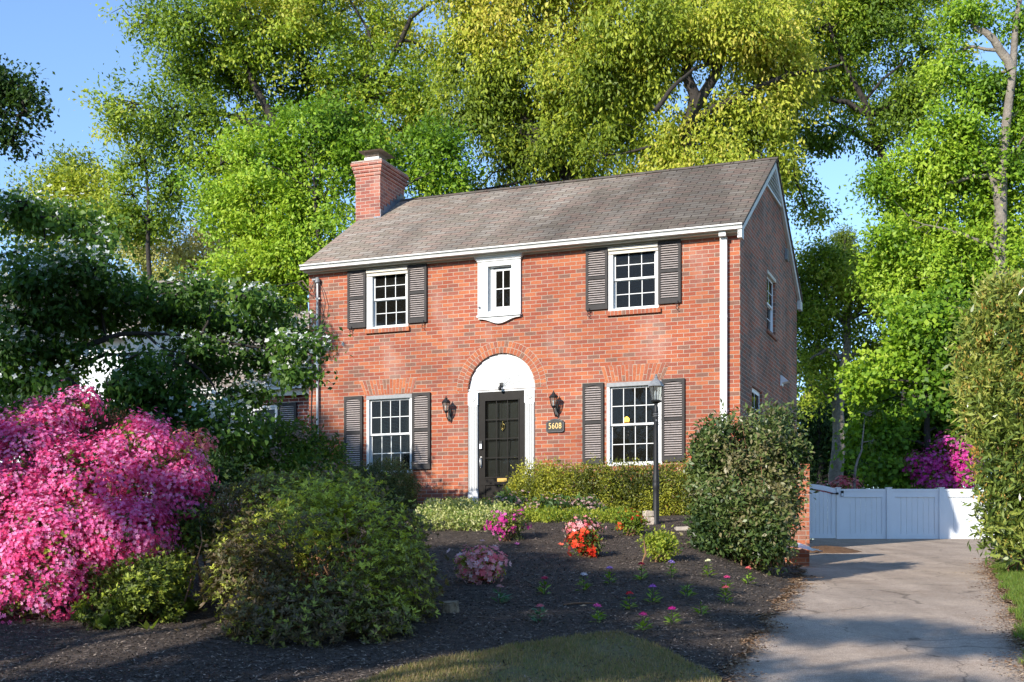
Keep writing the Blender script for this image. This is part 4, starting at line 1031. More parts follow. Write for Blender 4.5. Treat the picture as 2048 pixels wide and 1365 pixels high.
def boards(mb, x0, x1, z0, z1, n, y, arch=0):
    w_ = (x1 - x0) / n
    for i in range(n):
        a, b = x0 + i * w_ + .003, x0 + (i + 1) * w_ - .003
        f = lambda x: z1 + arch * (1 - ((x - x0) / (x1 - x0)) ** 2)
        mb.prism_xz([(a, z0), (b, z0), (b, f(b)), (a, f(a))], y, y + .02)
def fence():
    Y = 30.0; X = lambda px: (px - 1024) / FPX * Y; zb = gz(9, 30) - .01
    T = 1.13
    g = empty('driveway_gate', (X(1674), Y, zb), label='long white panelled vinyl gate closing the end of the driveway', cat='gate')
    x = [X(p) - X(1674) for p in (1676, 1777, 1882, 1988)]
    for k in range(4):
        m = MB(); w_ = .055 if k else .05; m.box(x[k] - w_, x[k] + w_, -.06, .06, -.08, T + .03); m.box(x[k] - w_ - .01, x[k] + w_ + .01, -.07, .07, T + .03, T + .05); m.build('post', M['vinyl'], g)
    for k in range(3):
        a, b = x[k] + .055, x[k + 1] - .055; m = MB(); m.box(a, b, -.03, .03, T - .04, T + .015); m.box(a, b, -.02, .02, T - .15, T - .04); m.box(a, b, -.02, .02, .0, .11); m.box(a, a + .10, -.02, .02, .11, T - .15); m.box(b - .10, b, -.02, .02, .11, T - .15)
        m.box(a + .10, b - .10, -.03, -.004, T - .175, T - .15); boards(m, a + .10, b - .10, .11, T - .175, 7, -.005); m.build('panel', M['vinyl'], g)
    m = MB(); m.box(.07, .13, -.09, -.06, T - .16, T - .03); m.build('keypad', M['blackm'], g); m = MB(); m.box(.075, .125, -.094, -.09, T - .15, T - .09); m.build('keypad_cover', M['paper'], g)
    g2 = empty('garden_gate', (X(1624), Y - .02, zb), label='narrow white gate with arched top next to the brick pier', cat='gate')
    w_ = X(1671) - X(1600); x0 = -w_ + X(1671) - X(1624); x1 = X(1671) - X(1624) - .005
    m = MB(); n = 12; fx = lambda x: T + .02 + .12 * (1 - max(0, (x - x0) / (x1 - x0)) ** 2)
    top = [(x0 + (x1 - x0) * k / n, fx(x0 + (x1 - x0) * k / n)) for k in range(n + 1)]
    m.prism_xz([(x, z - .11) for x, z in top] + top[::-1], -.025, .025)
    m.box(x1 - .10, x1, -.025, .025, .02, T - .09); m.box(x0, x1 - .1, -.025, .025, .02, .12)
    boards(m, x0, x1 - .10, .12, T - .10, 8, -.012, .10); m.build('panel', M['vinyl'], g2)
    m = MB(); m.box(x1 - .12, x1 + .04, -.05, -.03, T - .10, T - .085); m.lathe([(.03, 0), (.03, .04)], 8, (x1 + .03, -.05, T - .11)); m.build('latch', M['blackm'], g2)
fence()

# bits and pieces in the bed
def px_ground(px, py):
    """ground point seen at a picture position (walk along the sight line)"""
    Y = 8.0
    while Y < 34:
        x = (px - 1024) / FPX * Y; z = (HZ - py) / FPX * Y + CZ
        if z <= gz(x, Y) + .03: break
        Y += .02
    return x, Y, gz(x, Y) + .035
x, y = (1300 - 1024) / FPX * 18.6, 18.75
z = gz(x, y) + .03
g = empty('stone_block', (x, y, z), R(15), label='two pale tan stone blocks stacked beside the foot of the lamp post', cat='stone blocks')
def rough_box(x0, x1, y0, y1, z0, z1, j, seed):
    bm = bmesh.new(); bmesh.ops.create_cube(bm, size=1); bmesh.ops.bevel(bm, geom=bm.edges[:], offset=.06, segments=2, affect='EDGES')
    bmesh.ops.subdivide_edges(bm, edges=bm.edges[:], cuts=1); r = random.Random(seed)
    for v in bm.verts: v.co = Vector((x0 + (x1 - x0) * (v.co.x + .5), y0 + (y1 - y0) * (v.co.y + .5), z0 + (z1 - z0) * (v.co.z + .5))) + Vector([r.uniform(-j, j) for _ in range(3)])
    me = bpy.data.meshes.new('s'); bm.to_mesh(me); bm.free(); return me
link('block', rough_box(-.09, .10, -.1, .1, -.03, .10, .005, 1), M['stone'], g); link('block', rough_box(-.07, .09, -.09, .09, .103, .19, .005, 2), M['stone'], g)
for k, (pa, pb) in enumerate(((1350, 1376), (1377.5, 1388), (1389, 1402))):
    Y = 18.1; xa, xb = (pa - 1024) / FPX * Y, (pb - 1024) / FPX * Y; zz = gz((xa + xb) / 2, Y)
    me = rough_box(xa - (xa + xb) / 2, xb - (xa + xb) / 2, -.08, .08, -.06, .055, .004, 10 + k)
    link('edging_stone', me, M['curb'], None, ((xa + xb) / 2, Y, zz + .02), cat='edging stone', group='concrete edging stones',
         label=['long concrete edging stone right of the lamp post', 'short middle concrete edging stone between two others', 'short concrete edging stone next to the big rounded bush'][k])
x, y, z = px_ground(903, 1226)
me = rough_box(-.075, .06, -.05, .05, -.03, .09, .02, 31); link('rock', me, mat('tan_rock', (.30, .23, .15), .9, noise=(20, .4), bump=(30, .6, .02)), None, (x, y, z), label='single tan fist sized rock on the dark mulch near the large bush', cat='rock')
x, y, z = px_ground(1162, 1211)
m = MB(); m.tube([(-.17, -.05, .0), (-.06, -.01, .012), (.05, .02, .014), (.18, .06, .01)], [.008, .011, .010, .005], 6); m.build('fallen_stick', M['twig'], None, (x, y, z), label='short brown stick lying on the mulch among the young annuals', cat='stick')
x, y, z = px_ground(1283, 1134)
m = MB(); S = y / FPX; m.tube([(0, 0, 0), (4 * S, .01, 14 * S), (9 * S, .02, 26 * S), (7 * S, .03, 40 * S), (5 * S, .02, 54 * S)], [.011, .012, .013, .010, .005], 7); m.build('bent_stick', M['twig'], None, (x, y, z), label='bent brown stick standing upright beside the small yellow green shrub', cat='stick')
def fallen(name, px, py, L_, col, label, cat, flower=False):
    x, y, z = px_ground(px, py); P = np.array([[0., 0, .015]])
    if flower: V, F = flower_geo(P, np.array([[.1, -.5, 1.]]), L_)
    else: V, F = leaf_geo(P, np.array([[1., -.4, .1]]), np.array([[0, -.6, 1.]]), L_, L_ * .45, .15)
    V = np.concatenate([V, V - [0, 0, .002]]); F = np.concatenate([F, F[:, ::-1] + len(V) // 2])
    link(name, np_mesh(name, V, F, np.full(len(F), .5)), mat(name + '_col', col, .6, noise=(30, .2)), None, (x, y, z), label=label, cat=cat)
fallen('fallen_leaf', 1160, 1217, .07, (.5, .33, .18), 'single tan fallen leaf just below the brown stick', 'leaf')
fallen('fallen_flower', 1122, 1093, .045, (.75, .14, .07), 'orange fallen azalea blossom left of the red azalea', 'flower', True)
fallen('fallen_blossom', 1034, 1092, .04, (.7, .15, .35), 'pink fallen azalea blossom below the magenta azalea', 'flower', True)
# white plastic sheet at the pier foot
def sheet_plastic():
    rng = np.random.default_rng(9); n = 14; a = np.linspace(-.55, .12, n); b = np.linspace(-.22, .12, 8)
    X, Y = np.meshgrid(a, b); Y = Y - .25; X0, Y0 = 4.5, 20.0
    Z = .10 * np.exp(-((X + .25) ** 2) * 9 - ((Y + .2) ** 2) * 25) + rng.normal(0, .008, X.shape) + .03 - .12 * np.clip(X + .3, 0, 1)
    V = np.stack([X, Y, Z], 2).reshape(-1, 3); i, j = np.meshgrid(np.arange(7), np.arange(n - 1), indexing='ij'); q = (i * n + j).ravel()
    link('plastic_sheet', np_mesh('plastic_sheet', V, np.stack([q, q + 1, q + n + 1, q + n], 1), smooth=True), M['paper'], None, (X0, Y0, CZ + .33), label='crumpled white plastic sheet at the foot of the brick pier', cat='plastic sheet')
sheet_plastic()
x, y = (1655 - 1024) / FPX * 23.5, 23.5
def mound():
    rng = np.random.default_rng(2); n = 26; t = np.linspace(-1, 1, n); X, Y = np.meshgrid(t * .62, t * .75); r2 = (X / .62) ** 2 + (Y / .75) ** 2
    Z = .11 * np.clip(1 - r2, 0, 1) + rng.normal(0, .006, X.shape) - .02; V = np.stack([X, Y, Z + zt(X + x, Y + y) - gz(x, y)], 2).reshape(-1, 3)
    i, j = np.meshgrid(np.arange(n - 1), np.arange(n - 1), indexing='ij'); q = (i * n + j).ravel()
    link('mulch_mound', np_mesh('mulch_mound', V, np.stack([q, q + 1, q + n + 1, q + n], 1), smooth=True), M['duff'], None, (x, y, gz(x, y)), kind='structure')
mound()

# ------------------------------------------------------------------ neighbour's white house
def neighbour():
    A = Wp(-140, 900, 34); yaw = -R(14); g = empty('white_neighbour_house', (A[0], A[1], CZ + .6), yaw, label='white clapboard house with grey roof partly hidden behind the flowering dogwood', cat='house')
    sd = bpy.data.materials.new('white_siding'); sd.use_nodes = True; n = sd.node_tree; b = n.nodes['Principled BSDF']; b.inputs['Base Color'].default_value = (.74, .76, .78, 1); b.inputs['Roughness'].default_value = .5
    uv = n.nodes.new('ShaderNodeUVMap'); s = n.nodes.new('ShaderNodeSeparateXYZ'); n.links.new(uv.outputs[0], s.inputs[0])
    dv = n.nodes.new('ShaderNodeMath'); dv.operation = 'DIVIDE'; dv.inputs[1].default_value = .18; n.links.new(s.outputs[1], dv.inputs[0]); fr = n.nodes.new('ShaderNodeMath'); fr.operation = 'FRACT'; n.links.new(dv.outputs[0], fr.inputs[0])
    bp = n.nodes.new('ShaderNodeBump'); bp.invert = True; bp.inputs['Distance'].default_value = .03; n.links.new(fr.outputs[0], bp.inputs['Height']); n.links.new(bp.outputs[0], b.inputs['Normal'])
    W_, D_, E_, Z_ = 5.6, 7, 5.4, 7.4
    m = MB(); ops = [(.8, 1.6, 3.2, 4.6), (3.5, 4.4, 3.2, 4.6), (.8, 1.6, .6, 2.2), (3.5, 4.4, .6, 2.2)]
    wall_cells(m, 0, W_, -1, E_, ops, lambda x, z, d: (x, d, z), .12); m.face([(W_, 0, -1), (W_, D_, -1), (W_, D_, E_), (W_, D_ / 2, Z_ - .05), (W_, 0, E_)]); m.face([(0, 0, -1), (0, 0, E_), (0, D_ / 2, Z_ - .05), (0, D_, E_), (0, D_, -1)])
    m.face([(W_, D_, -1), (0, D_, -1), (0, D_, E_), (W_, D_, E_)]); m.build('wall', sd, g)
    roof(g, -.3, W_ + .3, -.35, E_ - .1, D_ / 2, Z_ + .05, D_ + .35, E_ - .1, M['shingle_pale'], seed=5, nx=16)
    q = MB(); q.box(-.3, W_ + .3, -.42, -.35, E_ - .24, E_ - .08); q.build('gutter', M['white'], g)
    for op in ops: window(g, op, 3, 2, proud=.02, wm='vinyl')
    # lower front porch roof with pale siding gable
    m = MB(); m.box(W_ + .002, W_ + 2.6, .6, 5.5, -1, 3.4); m.build('side_wing', sd, g)
    roof(g, W_ + .02, W_ + 2.9, .3, 3.3, 3.0, 4.9, 5.8, 3.3, M['shingle_pale'], seed=6, nx=12).name = 'wing_roof'
neighbour()

# ================================================================== vegetation
_LAT = np.random.default_rng(77).random((32, 32, 32))
def vnoise(P, f, off=0.0):
    """smooth 3D value noise, two octaves, 0..1"""
    out = 0
    for k, a in ((1, .65), (2.1, .35)):
        q = P * f * k + off; i = np.floor(q).astype(int); t = q - i; t = t * t * (3 - 2 * t); v = 0
        for dx in (0, 1):
            for dy in (0, 1):
                for dz in (0, 1):
                    wt = (t[:, 0] if dx else 1 - t[:, 0]) * (t[:, 1] if dy else 1 - t[:, 1]) * (t[:, 2] if dz else 1 - t[:, 2])
                    v = v + wt * _LAT[(i[:, 0] + dx) % 32, (i[:, 1] + dy) % 32, (i[:, 2] + dz) % 32]
        out = out + a * v
    return out

def clumps(blobs, n, sig, shell=.5, per_area=True, void=None, ragged=0.0, aniso=1.0):
    """clump centres inside a set of ellipsoids (c, r); returns centres, outward directions, index"""
    C = np.array([b[0] for b in blobs], float); Rr = np.array([b[1] for b in blobs], float)
    wgt = (Rr[:, 0] * Rr[:, 1] * Rr[:, 2]) ** (2 / 3) if per_area else np.ones(len(C)); wgt = wgt / wgt.sum()
    idx = RNG.choice(len(C), n, p=wgt); d = runit(n); r = (RNG.random(n) ** shell)
    if ragged: r = r * (1 + np.abs(RNG.normal(0, ragged, n)) * (RNG.random(n) < .5))
    P = C[idx] + d * r[:, None] * Rr[idx]; O = unit(d / Rr[idx])
    if void:                              # (frequency, threshold): leave hollows between the boughs
        k = vnoise(P * [1, 1, aniso], void[0], C[0, 0]) + RNG.normal(0, .03, n) > void[1]; P, O, idx = P[k], O[k], idx[k]
    return P, O, idx

def spray(P, O, per, sig, size, asp, droop=.2, flat=.7, nrm=.9, up=.35, sizevar=.35, helio=.0):
    """leaves in small sprays round the clump centres P; O = outward direction"""
    n = len(P) * per; Pc = np.repeat(P, per, 0); Oc = np.repeat(O, per, 0)
    off = RNG.normal(size=(n, 3)) * sig; off[:, 2] *= flat
    pos = Pc + off
    D = unit(Oc * .5 + RNG.normal(size=(n, 3)) * .8 + np.array([0, 0, -droop]))
    N = unit(Oc * nrm + RNG.normal(size=(n, 3)) * .75 + np.array([0, 0, up]) + helio * np.array(SUN))
    L = size * RNG.uniform(1 - sizevar, 1 + sizevar, n)
    return leaf_geo(pos, D, N, L, L * asp)

def prnd(P, per, f=.35, spread=.16):
    """colour value per leaf: slow patches over the plant, a step per clump, a little per leaf"""
    c = (vnoise(P, f, 9.3) - .5) * 1.7 + .5 + RNG.normal(0, .16, len(P)); return np.clip(np.repeat(c, per) + RNG.normal(0, spread, len(P) * per), 0, 1)

def whorl(P, O, per, size, asp, up=.5, open_=.95, sizevar=.3):
    """rosettes of leaves at the shoot tips"""
    n = len(P) * per; Pc = np.repeat(P, per, 0); A = unit(np.repeat(O, per, 0) * .8 + [0, 0, up] + .35 * np.repeat(RNG.normal(size=(len(P), 3)), per, 0))
    Rn = RNG.normal(size=(n, 3)); Rn -= A * (Rn * A).sum(1, keepdims=True); D = unit(A * RNG.uniform(.15, .9, (n, 1)) + unit(Rn) * open_)
    L = size * RNG.uniform(1 - sizevar, 1 + sizevar, n); return leaf_geo(Pc + RNG.normal(0, size * .15, (n, 3)), D, A, L, L * asp)

def crnd(nclump, per, spread=.22):
    """per-leaf colour value: a value per clump plus a little per leaf"""
    c = np.repeat(RNG.random(nclump), per); return np.clip(c + RNG.normal(0, spread, nclump * per), 0, 1)

def join(*parts):
    Vs, Fs, o = [], [], 0
    for V, F in parts: Vs.append(V); Fs.append(F + o); o += len(V)
    return np.concatenate(Vs), np.concatenate(Fs)

def curve(a, b, sag=.0, n=5, wob=.05):
    a, b = np.array(a), np.array(b); L = np.linalg.norm(b - a); P = []
    for k in range(n):
        t = k / (n - 1); p = a * (1 - t) + b * t; p[2] += sag * L * 4 * t * (1 - t)
        if 0 < k < n - 1: p = p + RNG.normal(0, wob * L, 3)
        P.append(p)
    return P

def tree(name, label, Y, trunk, crowns, leaves, leafm, barkm, cat='tree', r0=.25, limbs=(), n=1500, per=26, sig=.28, size=.13, asp=.5, droop=.3, shell=.45, depth=1.0,
         group=None, twigs=140, flat=.7, base=None, zbase=None, flowers=None, nrm=.9, fwd=.45, void=(1.25, .45), ragged=.32, fat=1.28, crown_name='crown'):
    P0 = [Wp(px, py, Y - fwd if len(q) == 0 else q[0]) for px, py, *q in trunk]
    bz = gz(P0[0][0], P0[0][1]) if zbase is None else zbase
    base = np.array([P0[0][0], P0[0][1], bz]); P0[0] = base.copy()
    g = empty(name, base, label=label, cat=cat, group=group)
    m = MB(); k = len(P0)
    ln = np.concatenate([[0], np.cumsum([np.linalg.norm(P0[i + 1] - P0[i]) for i in range(k - 1)])]); ln /= ln[-1]
    # smooth trunk
    tt = np.linspace(0, 1, 14); Q = np.stack([np.interp(tt, ln, [p[j] for p in P0]) for j in range(3)], 1); Q[1:-1] += RNG.normal(0, r0 * .12, (12, 3))
    rad = r0 * .85 * (1 - .8 * tt) ; rad[0] *= 1.35
    m.tube([q - base for q in Q], list(rad), 10)
    skel = [(Q[i], rad[i]) for i in range(len(Q))]
    for lb in limbs:
        r1 = lb[0] * .68; L_ = [Wp(px, py, Y + (q[0] if q else 0) - fwd) for px, py, *q in lb[1:]]
        t2 = np.linspace(0, 1, 9); l2 = np.linspace(0, 1, len(L_)); q2 = np.stack([np.interp(t2, l2, [p[j] for p in L_]) for j in range(3)], 1); q2[1:-1] += RNG.normal(0, r1 * .25, (7, 3))
        rr = r1 * (1 - .7 * t2); m.tube([q - base for q in q2], list(rr), 8); skel += [(q2[i], rr[i]) for i in range(9)]
    bl = []
    for c in crowns:
        px, py, rx, ry = c[0], c[1], c[2] * fat, c[3] * fat; dY = c[4] if len(c) > 4 else RNG.uniform(-1, 1) * (rx / FPX * Y) * .6 * depth
        y = Y + dY; ce = Wp(px, py, y); bl.append((ce, (rx / FPX * y, (rx + ry) / 2 / FPX * y * depth, ry / FPX * y)))
    SK = np.array([s[0] for s in skel]); SR = np.array([s[1] for s in skel])
    for ce, _ in bl:
        dd = np.linalg.norm(SK - ce, axis=1) + np.maximum(0, SK[:, 2] - ce[2]) * 1.5; i = int(dd.argmin())
        if dd[i] > .3: r1 = min(SR[i] * .6, .03 + .016 * dd[i]); m.tube([q - base for q in curve(SK[i], ce, .08)], list(np.linspace(r1, r1 * .3, 5)), 6)
    P, O, idx = clumps(bl, n, sig, shell, void=void, ragged=ragged)
    for i in RNG.choice(len(P), min(twigs, len(P)), replace=False):
        m.tube([q - base for q in curve(bl[idx[i]][0], P[i], .05, 5, .07)], [.032, .025, .018, .012, .006], 4, cap=False)
    m.build('trunk', barkm, g)
    V, F = spray(P, O, per, sig, size, asp, droop, flat, nrm, helio=.9)
    link(crown_name, np_mesh(crown_name, V - base, F, prnd(P, per)), leafm, g)
    return g, base, P, O

L_YEL = leafmat('yellow_green_leaves', [(.14, .20, .02), (.26, .33, .03), (.40, .45, .045), (.54, .54, .075), (.58, .50, .10)], .38, .5, .3, (1.2, 1.2, .6))
L_YEL2 = leafmat('fresh_green_leaves', [(.10, .17, .018), (.19, .29, .025), (.30, .40, .035), (.42, .48, .055), (.48, .46, .08)], .38, .5, .3, (1.2, 1.2, .6))
L_BRT = leafmat('bright_green_leaves', [(.08, .17, .014), (.16, .29, .02), (.26, .41, .028), (.40, .52, .05)], .38, .5, .3, (1.2, 1.2, .6))
L_MID = leafmat('mid_green_leaves', [(.06, .10, .018), (.11, .165, .025), (.17, .23, .035), (.26, .31, .05)], .42, .5, .25)
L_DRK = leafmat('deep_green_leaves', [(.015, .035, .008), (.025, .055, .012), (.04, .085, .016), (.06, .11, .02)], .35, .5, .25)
L_PALE = leafmat('pale_catkin_leaves', [(.30, .33, .08), (.48, .46, .15), (.62, .57, .25), (.70, .62, .35)], .35, .6, .2)
L_DOG = leafmat('dogwood_leaves', [(.04, .095, .02), (.07, .15, .025), (.11, .21, .035), (.18, .29, .045)], .45, .5, .3)

# left group of trees
tree('oak_tree', 'tallest yellow green oak rising behind the chimney and left half of the roof', 38,
     [(606, 1000), (604, 460), (592, 330), (548, 250), (500, 150), (470, 70)],
     [(300, 30, 60, 40), (390, 60, 80, 55), (510, 40, 110, 60), (650, 40, 100, 60), (745, 70, 60, 60), (380, 150, 80, 55), (480, 170, 100, 70), (620, 160, 110, 80), (750, 180, 80, 70), (270, 210, 60, 38), (360, 235, 80, 36), (300, 290, 45, 40), (430, 300, 70, 40), (850, 190, 60, 50), (700, 290, 80, 60), (860, 110, 45, 30), (810, 260, 60, 60), (560, -30, 200, 50), (250, 250, 40, 30), (430, 370, 45, 40)],
     None, L_YEL2, M['bark_dark'], r0=.42, n=3000, per=44, sig=.21, size=.125,
     limbs=[(.16, (560, 262), (500, 248, .3), (440, 228), (390, 228), (340, 240)), (.14, (560, 262), (520, 275), (480, 262), (440, 262)), (.2, (596, 350), (680, 260), (740, 190, 1), (800, 90), (830, 20), (890, -5)), (.12, (640, 300), (700, 220), (745, 130), (735, 60), (700, 0)), (.1, (600, 420), (545, 450), (480, 430), (445, 400)), (.1, (600, 400), (560, 330), (540, 260))], twigs=260, group=None)
tree('maple_tree', 'bright green maple between the power line and the chimney', 33.5,
     [(650, 1050), (655, 600), (640, 480), (630, 380)],
     [(500, 340, 60, 50), (590, 310, 80, 60), (440, 410, 55, 50), (540, 420, 90, 55), (640, 400, 70, 70), (520, 500, 80, 50), (600, 570, 50, 60), (650, 490, 60, 60), (730, 320, 50, 50), (845, 310, 60, 50), (850, 370, 50, 35), (620, 250, 60, 40), (440, 330, 50, 30), (690, 250, 40, 40), (480, 560, 60, 40), (580, 480, 60, 60), (905, 330, 40, 50)],
     None, L_BRT, M['bark_dark'], r0=.2, n=2100, per=42, sig=.19, size=.12, twigs=160, limbs=[(.1, (650, 560), (600, 500), (540, 470)), (.09, (645, 520), (720, 440), (800, 380), (870, 340))])
tree('slender_tree', 'slender tree with a thin straight trunk standing against the gap of blue sky', 40, [(300, 1000), (300, 620), (297, 480), (294, 400), (290, 320)],
     [(285, 330, 45, 30), (335, 330, 35, 35), (265, 390, 40, 35), (325, 400, 40, 35), (290, 450, 45, 28), (350, 370, 20, 40), (250, 440, 30, 30)], None, L_YEL2, M['bark_dark'], r0=.2, n=430, per=30, sig=0.2, size=0.13, twigs=60)
tree('round_tree', 'rounded pale green tree at the far left behind the dogwood', 45, [(150, 1000), (150, 560), (145, 430)],
     [(150, 350, 45, 35), (105, 395, 50, 40), (190, 400, 60, 45), (55, 372, 22, 18), (140, 450, 80, 50), (220, 440, 40, 40), (70, 440, 50, 40)], None, L_YEL, M['bark_dark'], r0=.25, n=900, per=32, sig=0.24, size=0.14, twigs=60)
tree('pale_tree', 'cream coloured flowering tree low between the slender trunk and the bright maple', 42, [(380, 1000), (380, 640), (385, 540)],
     [(300, 510, 50, 35), (370, 490, 50, 35), (430, 520, 55, 40), (330, 560, 70, 40), (460, 570, 50, 35), (400, 590, 70, 35), (270, 480, 30, 20), (415, 465, 25, 15), (510, 600, 40, 30)], None, L_PALE, M['bark_dark'], r0=.2, n=950, per=34, sig=0.2, size=0.11, twigs=60)
tree('shrubby_tree', 'low mid green tree between the pale tree and the wing roof of the brick house', 34, [(560, 1000), (560, 640)],
     [(540, 610, 50, 40), (590, 600, 30, 30), (460, 640, 60, 40), (540, 560, 50, 30)], None, L_MID, M['bark_dark'], r0=.15, n=750, per=32, sig=0.2, size=0.1, twigs=30)
# middle trees
tree('tall_yellow_tree', 'yellow leaved drooping tree whose dark trunk leans left above the middle of the roof', 36,
     [(1190, 900), (1150, 380), (1105, 300), (1060, 240), (1010, 170), (990, 90)],
     [(1000, 150, 80, 50), (1090, 60, 100, 60), (970, 50, 70, 50), (935, 230, 45, 60), (1020, 230, 70, 50), (1110, 170, 80, 60), (1010, 340, 70, 35), (1100, 300, 70, 45), (1000, 290, 50, 40), (1180, 90, 70, 60), (920, 130, 40, 50), (1130, 350, 50, 25), (1030, -30, 160, 40), (960, 380, 40, 25), (1060, 260, 60, 50)],
     None, L_YEL, M['bark_dark'], r0=.42, n=2700, per=46, sig=.20, size=.13, asp=.42, droop=1.1, flat=1.1, twigs=200, nrm=.5,
     limbs=[(.22, (1130, 350), (1090, 300), (1050, 270), (1015, 250), (1000, 225)), (.12, (1090, 290), (1120, 230), (1150, 190))])
tree('great_oak', 'yellow leaved tree with a thick forked dark trunk behind the right part of the roof', 34.5,
     [(1375, 900), (1366, 330), (1378, 255), (1400, 195), (1450, 125), (1470, 70), (1500, 10)],
     [(1260, 50, 90, 50), (1370, 40, 100, 45), (1200, 150, 60, 60), (1290, 150, 70, 50), (1480, 60, 80, 50), (1530, 170, 80, 50), (1480, 235, 80, 40), (1400, 300, 90, 38), (1320, 300, 60, 45), (1215, 310, 45, 35), (1560, 110, 60, 50), (1440, 350, 80, 30), (1350, -20, 200, 40), (1280, 370, 60, 25), (1500, 300, 50, 30), (1550, 330, 25, 40)],
     None, L_YEL, M['bark_dark'], r0=.48, n=2800, per=46, sig=.20, size=.13, asp=.42, droop=1.1, flat=1.1, twigs=180, nrm=.5,
     limbs=[(.28, (1380, 255), (1388, 190), (1372, 120), (1355, 60), (1345, -10)), (.1, (1310, 222, -1), (1350, 170, -1), (1395, 135, -.5), (1440, 118)), (.16, (1385, 240), (1500, 180), (1590, 150), (1680, 130)), (.2, (1440, 140), (1400, 110), (1330, 105), (1260, 95))])
tree('pale_trunk_tree', 'narrow tree with a pale grey trunk showing left of the great forked tree', 37, [(1290, 1000), (1285, 330), (1283, 240), (1270, 160)],
     [(1230, 260, 40, 40), (1255, 200, 50, 40), (1170, 220, 40, 50), (1200, 390, 30, 20)], None, L_YEL2, M['bark_pale'], r0=.26, n=380, per=34, sig=0.22, size=0.14, droop=.8, twigs=30)
tree('overhanging_tree', 'mid green tree whose low branch hangs into the blue sky right of the gable', 37.5,
     [(1830, 1000), (1800, 420), (1770, 320), (1740, 230), (1700, 150), (1660, 60)],
     [(1640, 60, 80, 55), (1750, 50, 90, 50), (1850, 100, 60, 50), (1690, 160, 90, 50), (1600, 240, 50, 40), (1690, 260, 70, 30), (1800, 215, 70, 45), (1580, 350, 35, 40), (1608, 410, 28, 28), (1632, 436, 16, 14), (1640, 300, 40, 25), (1580, 130, 50, 60), (1750, 300, 35, 18), (1700, -20, 180, 40), (1850, 190, 40, 30)],
     None, L_YEL2, M['bark_dark'], r0=.3, n=2300, per=42, sig=.20, size=.12, droop=.7, twigs=160, nrm=.6,
     limbs=[(.14, (1740, 230), (1680, 200), (1620, 190), (1590, 195)), (.09, (1600, 200), (1580, 280), (1590, 360), (1615, 420)), (.12, (1760, 300), (1700, 260), (1650, 230))])
tree('right_tall_tree', 'very tall bright green tree with pale limbs at the right edge behind the hedge', 34,
     [(2015, 1000), (2005, 600), (2000, 400), (2010, 260), (2025, 130), (2042, -20)],
     [(1900, 260, 45, 28), (1850, 330, 55, 40), (1780, 360, 35, 22), (1940, 330, 60, 45), (1860, 420, 70, 40), (1765, 395, 28, 22), (1990, 430, 70, 60), (1790, 480, 45, 25), (1920, 520, 90, 50), (1830, 570, 70, 45), (2040, 300, 40, 60), (1960, 180, 45, 30), (2045, 30, 30, 40), (1940, 30, 40, 20), (2000, 540, 70, 60), (1740, 540, 25, 18), (1890, 120, 30, 40), (2060, 200, 40, 60), (1830, 500, 40, 30)],
     None, L_BRT, M['bark_pale'], r0=.36, n=2500, per=42, sig=.19, size=.12, twigs=200, depth=1.0,
     limbs=[(.2, (2022, 140), (1990, 85), (1950, 50), (1912, 22)), (.17, (2004, 420), (1980, 350), (1955, 300), (1930, 265)), (.1, (1975, 350), (1920, 360), (1870, 375)), (.1, (2000, 500), (1930, 470), (1850, 450))])
# right, behind the drive
tree('spreading_oak', 'olive green tree with sunlit grey trunk behind the left end of the white gate', 42,
     [(1675, 935), (1677, 820), (1690, 720), (1700, 620), (1712, 560), (1735, 510)],
     [(1635, 540, 40, 35), (1700, 560, 55, 40), (1650, 620, 50, 35), (1740, 620, 55, 45), (1635, 700, 30, 50), (1750, 700, 50, 40), (1790, 560, 40, 40), (1620, 780, 28, 40), (1610, 600, 25, 60), (1820, 640, 50, 60), (1640, 510, 30, 18), (1660, 770, 40, 30)],
     None, L_YEL2, M['bark_pale'], r0=.34, n=1500, per=36, sig=0.22, size=0.12, twigs=120, limbs=[(.13, (1690, 720), (1650, 700), (1620, 720)), (.14, (1700, 640), (1740, 590), (1770, 560)), (.1, (1695, 660), (1660, 610), (1640, 560))])
tree('conifer', 'dark narrow conifer tip standing above the olive tree in the sky gap', 52, [(1690, 1000), (1690, 620), (1690, 476)],
     [(1690, 480, 12, 22), (1688, 515, 20, 22), (1692, 555, 26, 25), (1720, 530, 14, 20)], None, L_MID, M['bark_dark'], r0=.2, n=420, per=26, sig=.2, size=.16, asp=.25, twigs=20, void=None, fat=1.0)
tree('sweetgum_tree', 'dense bright green maple low over the white gate left of the tall hedge', 32.5,
     [(1860, 1000), (1858, 900), (1850, 780), (1860, 680)],
     [(1790, 720, 60, 50), (1870, 650, 60, 55), (1850, 790, 70, 50), (1775, 800, 40, 40), (1890, 750, 50, 60), (1810, 890, 70, 45), (1750, 880, 40, 30), (1900, 870, 50, 50), (1850, 945, 60, 22), (1730, 770, 30, 30), (1780, 940, 50, 25), (1930, 800, 40, 60)],
     None, L_BRT, M['bark_dark'], r0=.16, n=1700, per=30, sig=0.19, size=0.13, asp=.75, twigs=100)
tree('leaning_sapling', 'bare thin leaning brown sapling behind the white gate', 31.5, [(1702, 985), (1712, 925), (1722, 905), (1728, 850)], [(1735, 830, 18, 14), (1748, 880, 10, 10)], None, L_MID, M['bark_pale'], r0=.07, n=30, per=20, sig=.15, size=.1, twigs=8)
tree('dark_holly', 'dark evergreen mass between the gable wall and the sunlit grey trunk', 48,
     [(1640, 1000), (1640, 800)], [(1620, 850, 40, 50), (1700, 850, 60, 60), (1760, 760, 50, 60), (1640, 920, 50, 35), (1740, 930, 60, 40), (1820, 950, 60, 30), (1620, 700, 25, 50)], None, L_DRK, M['bark_dark'], r0=.2, n=800, per=26, sig=.35, size=.18, twigs=20)

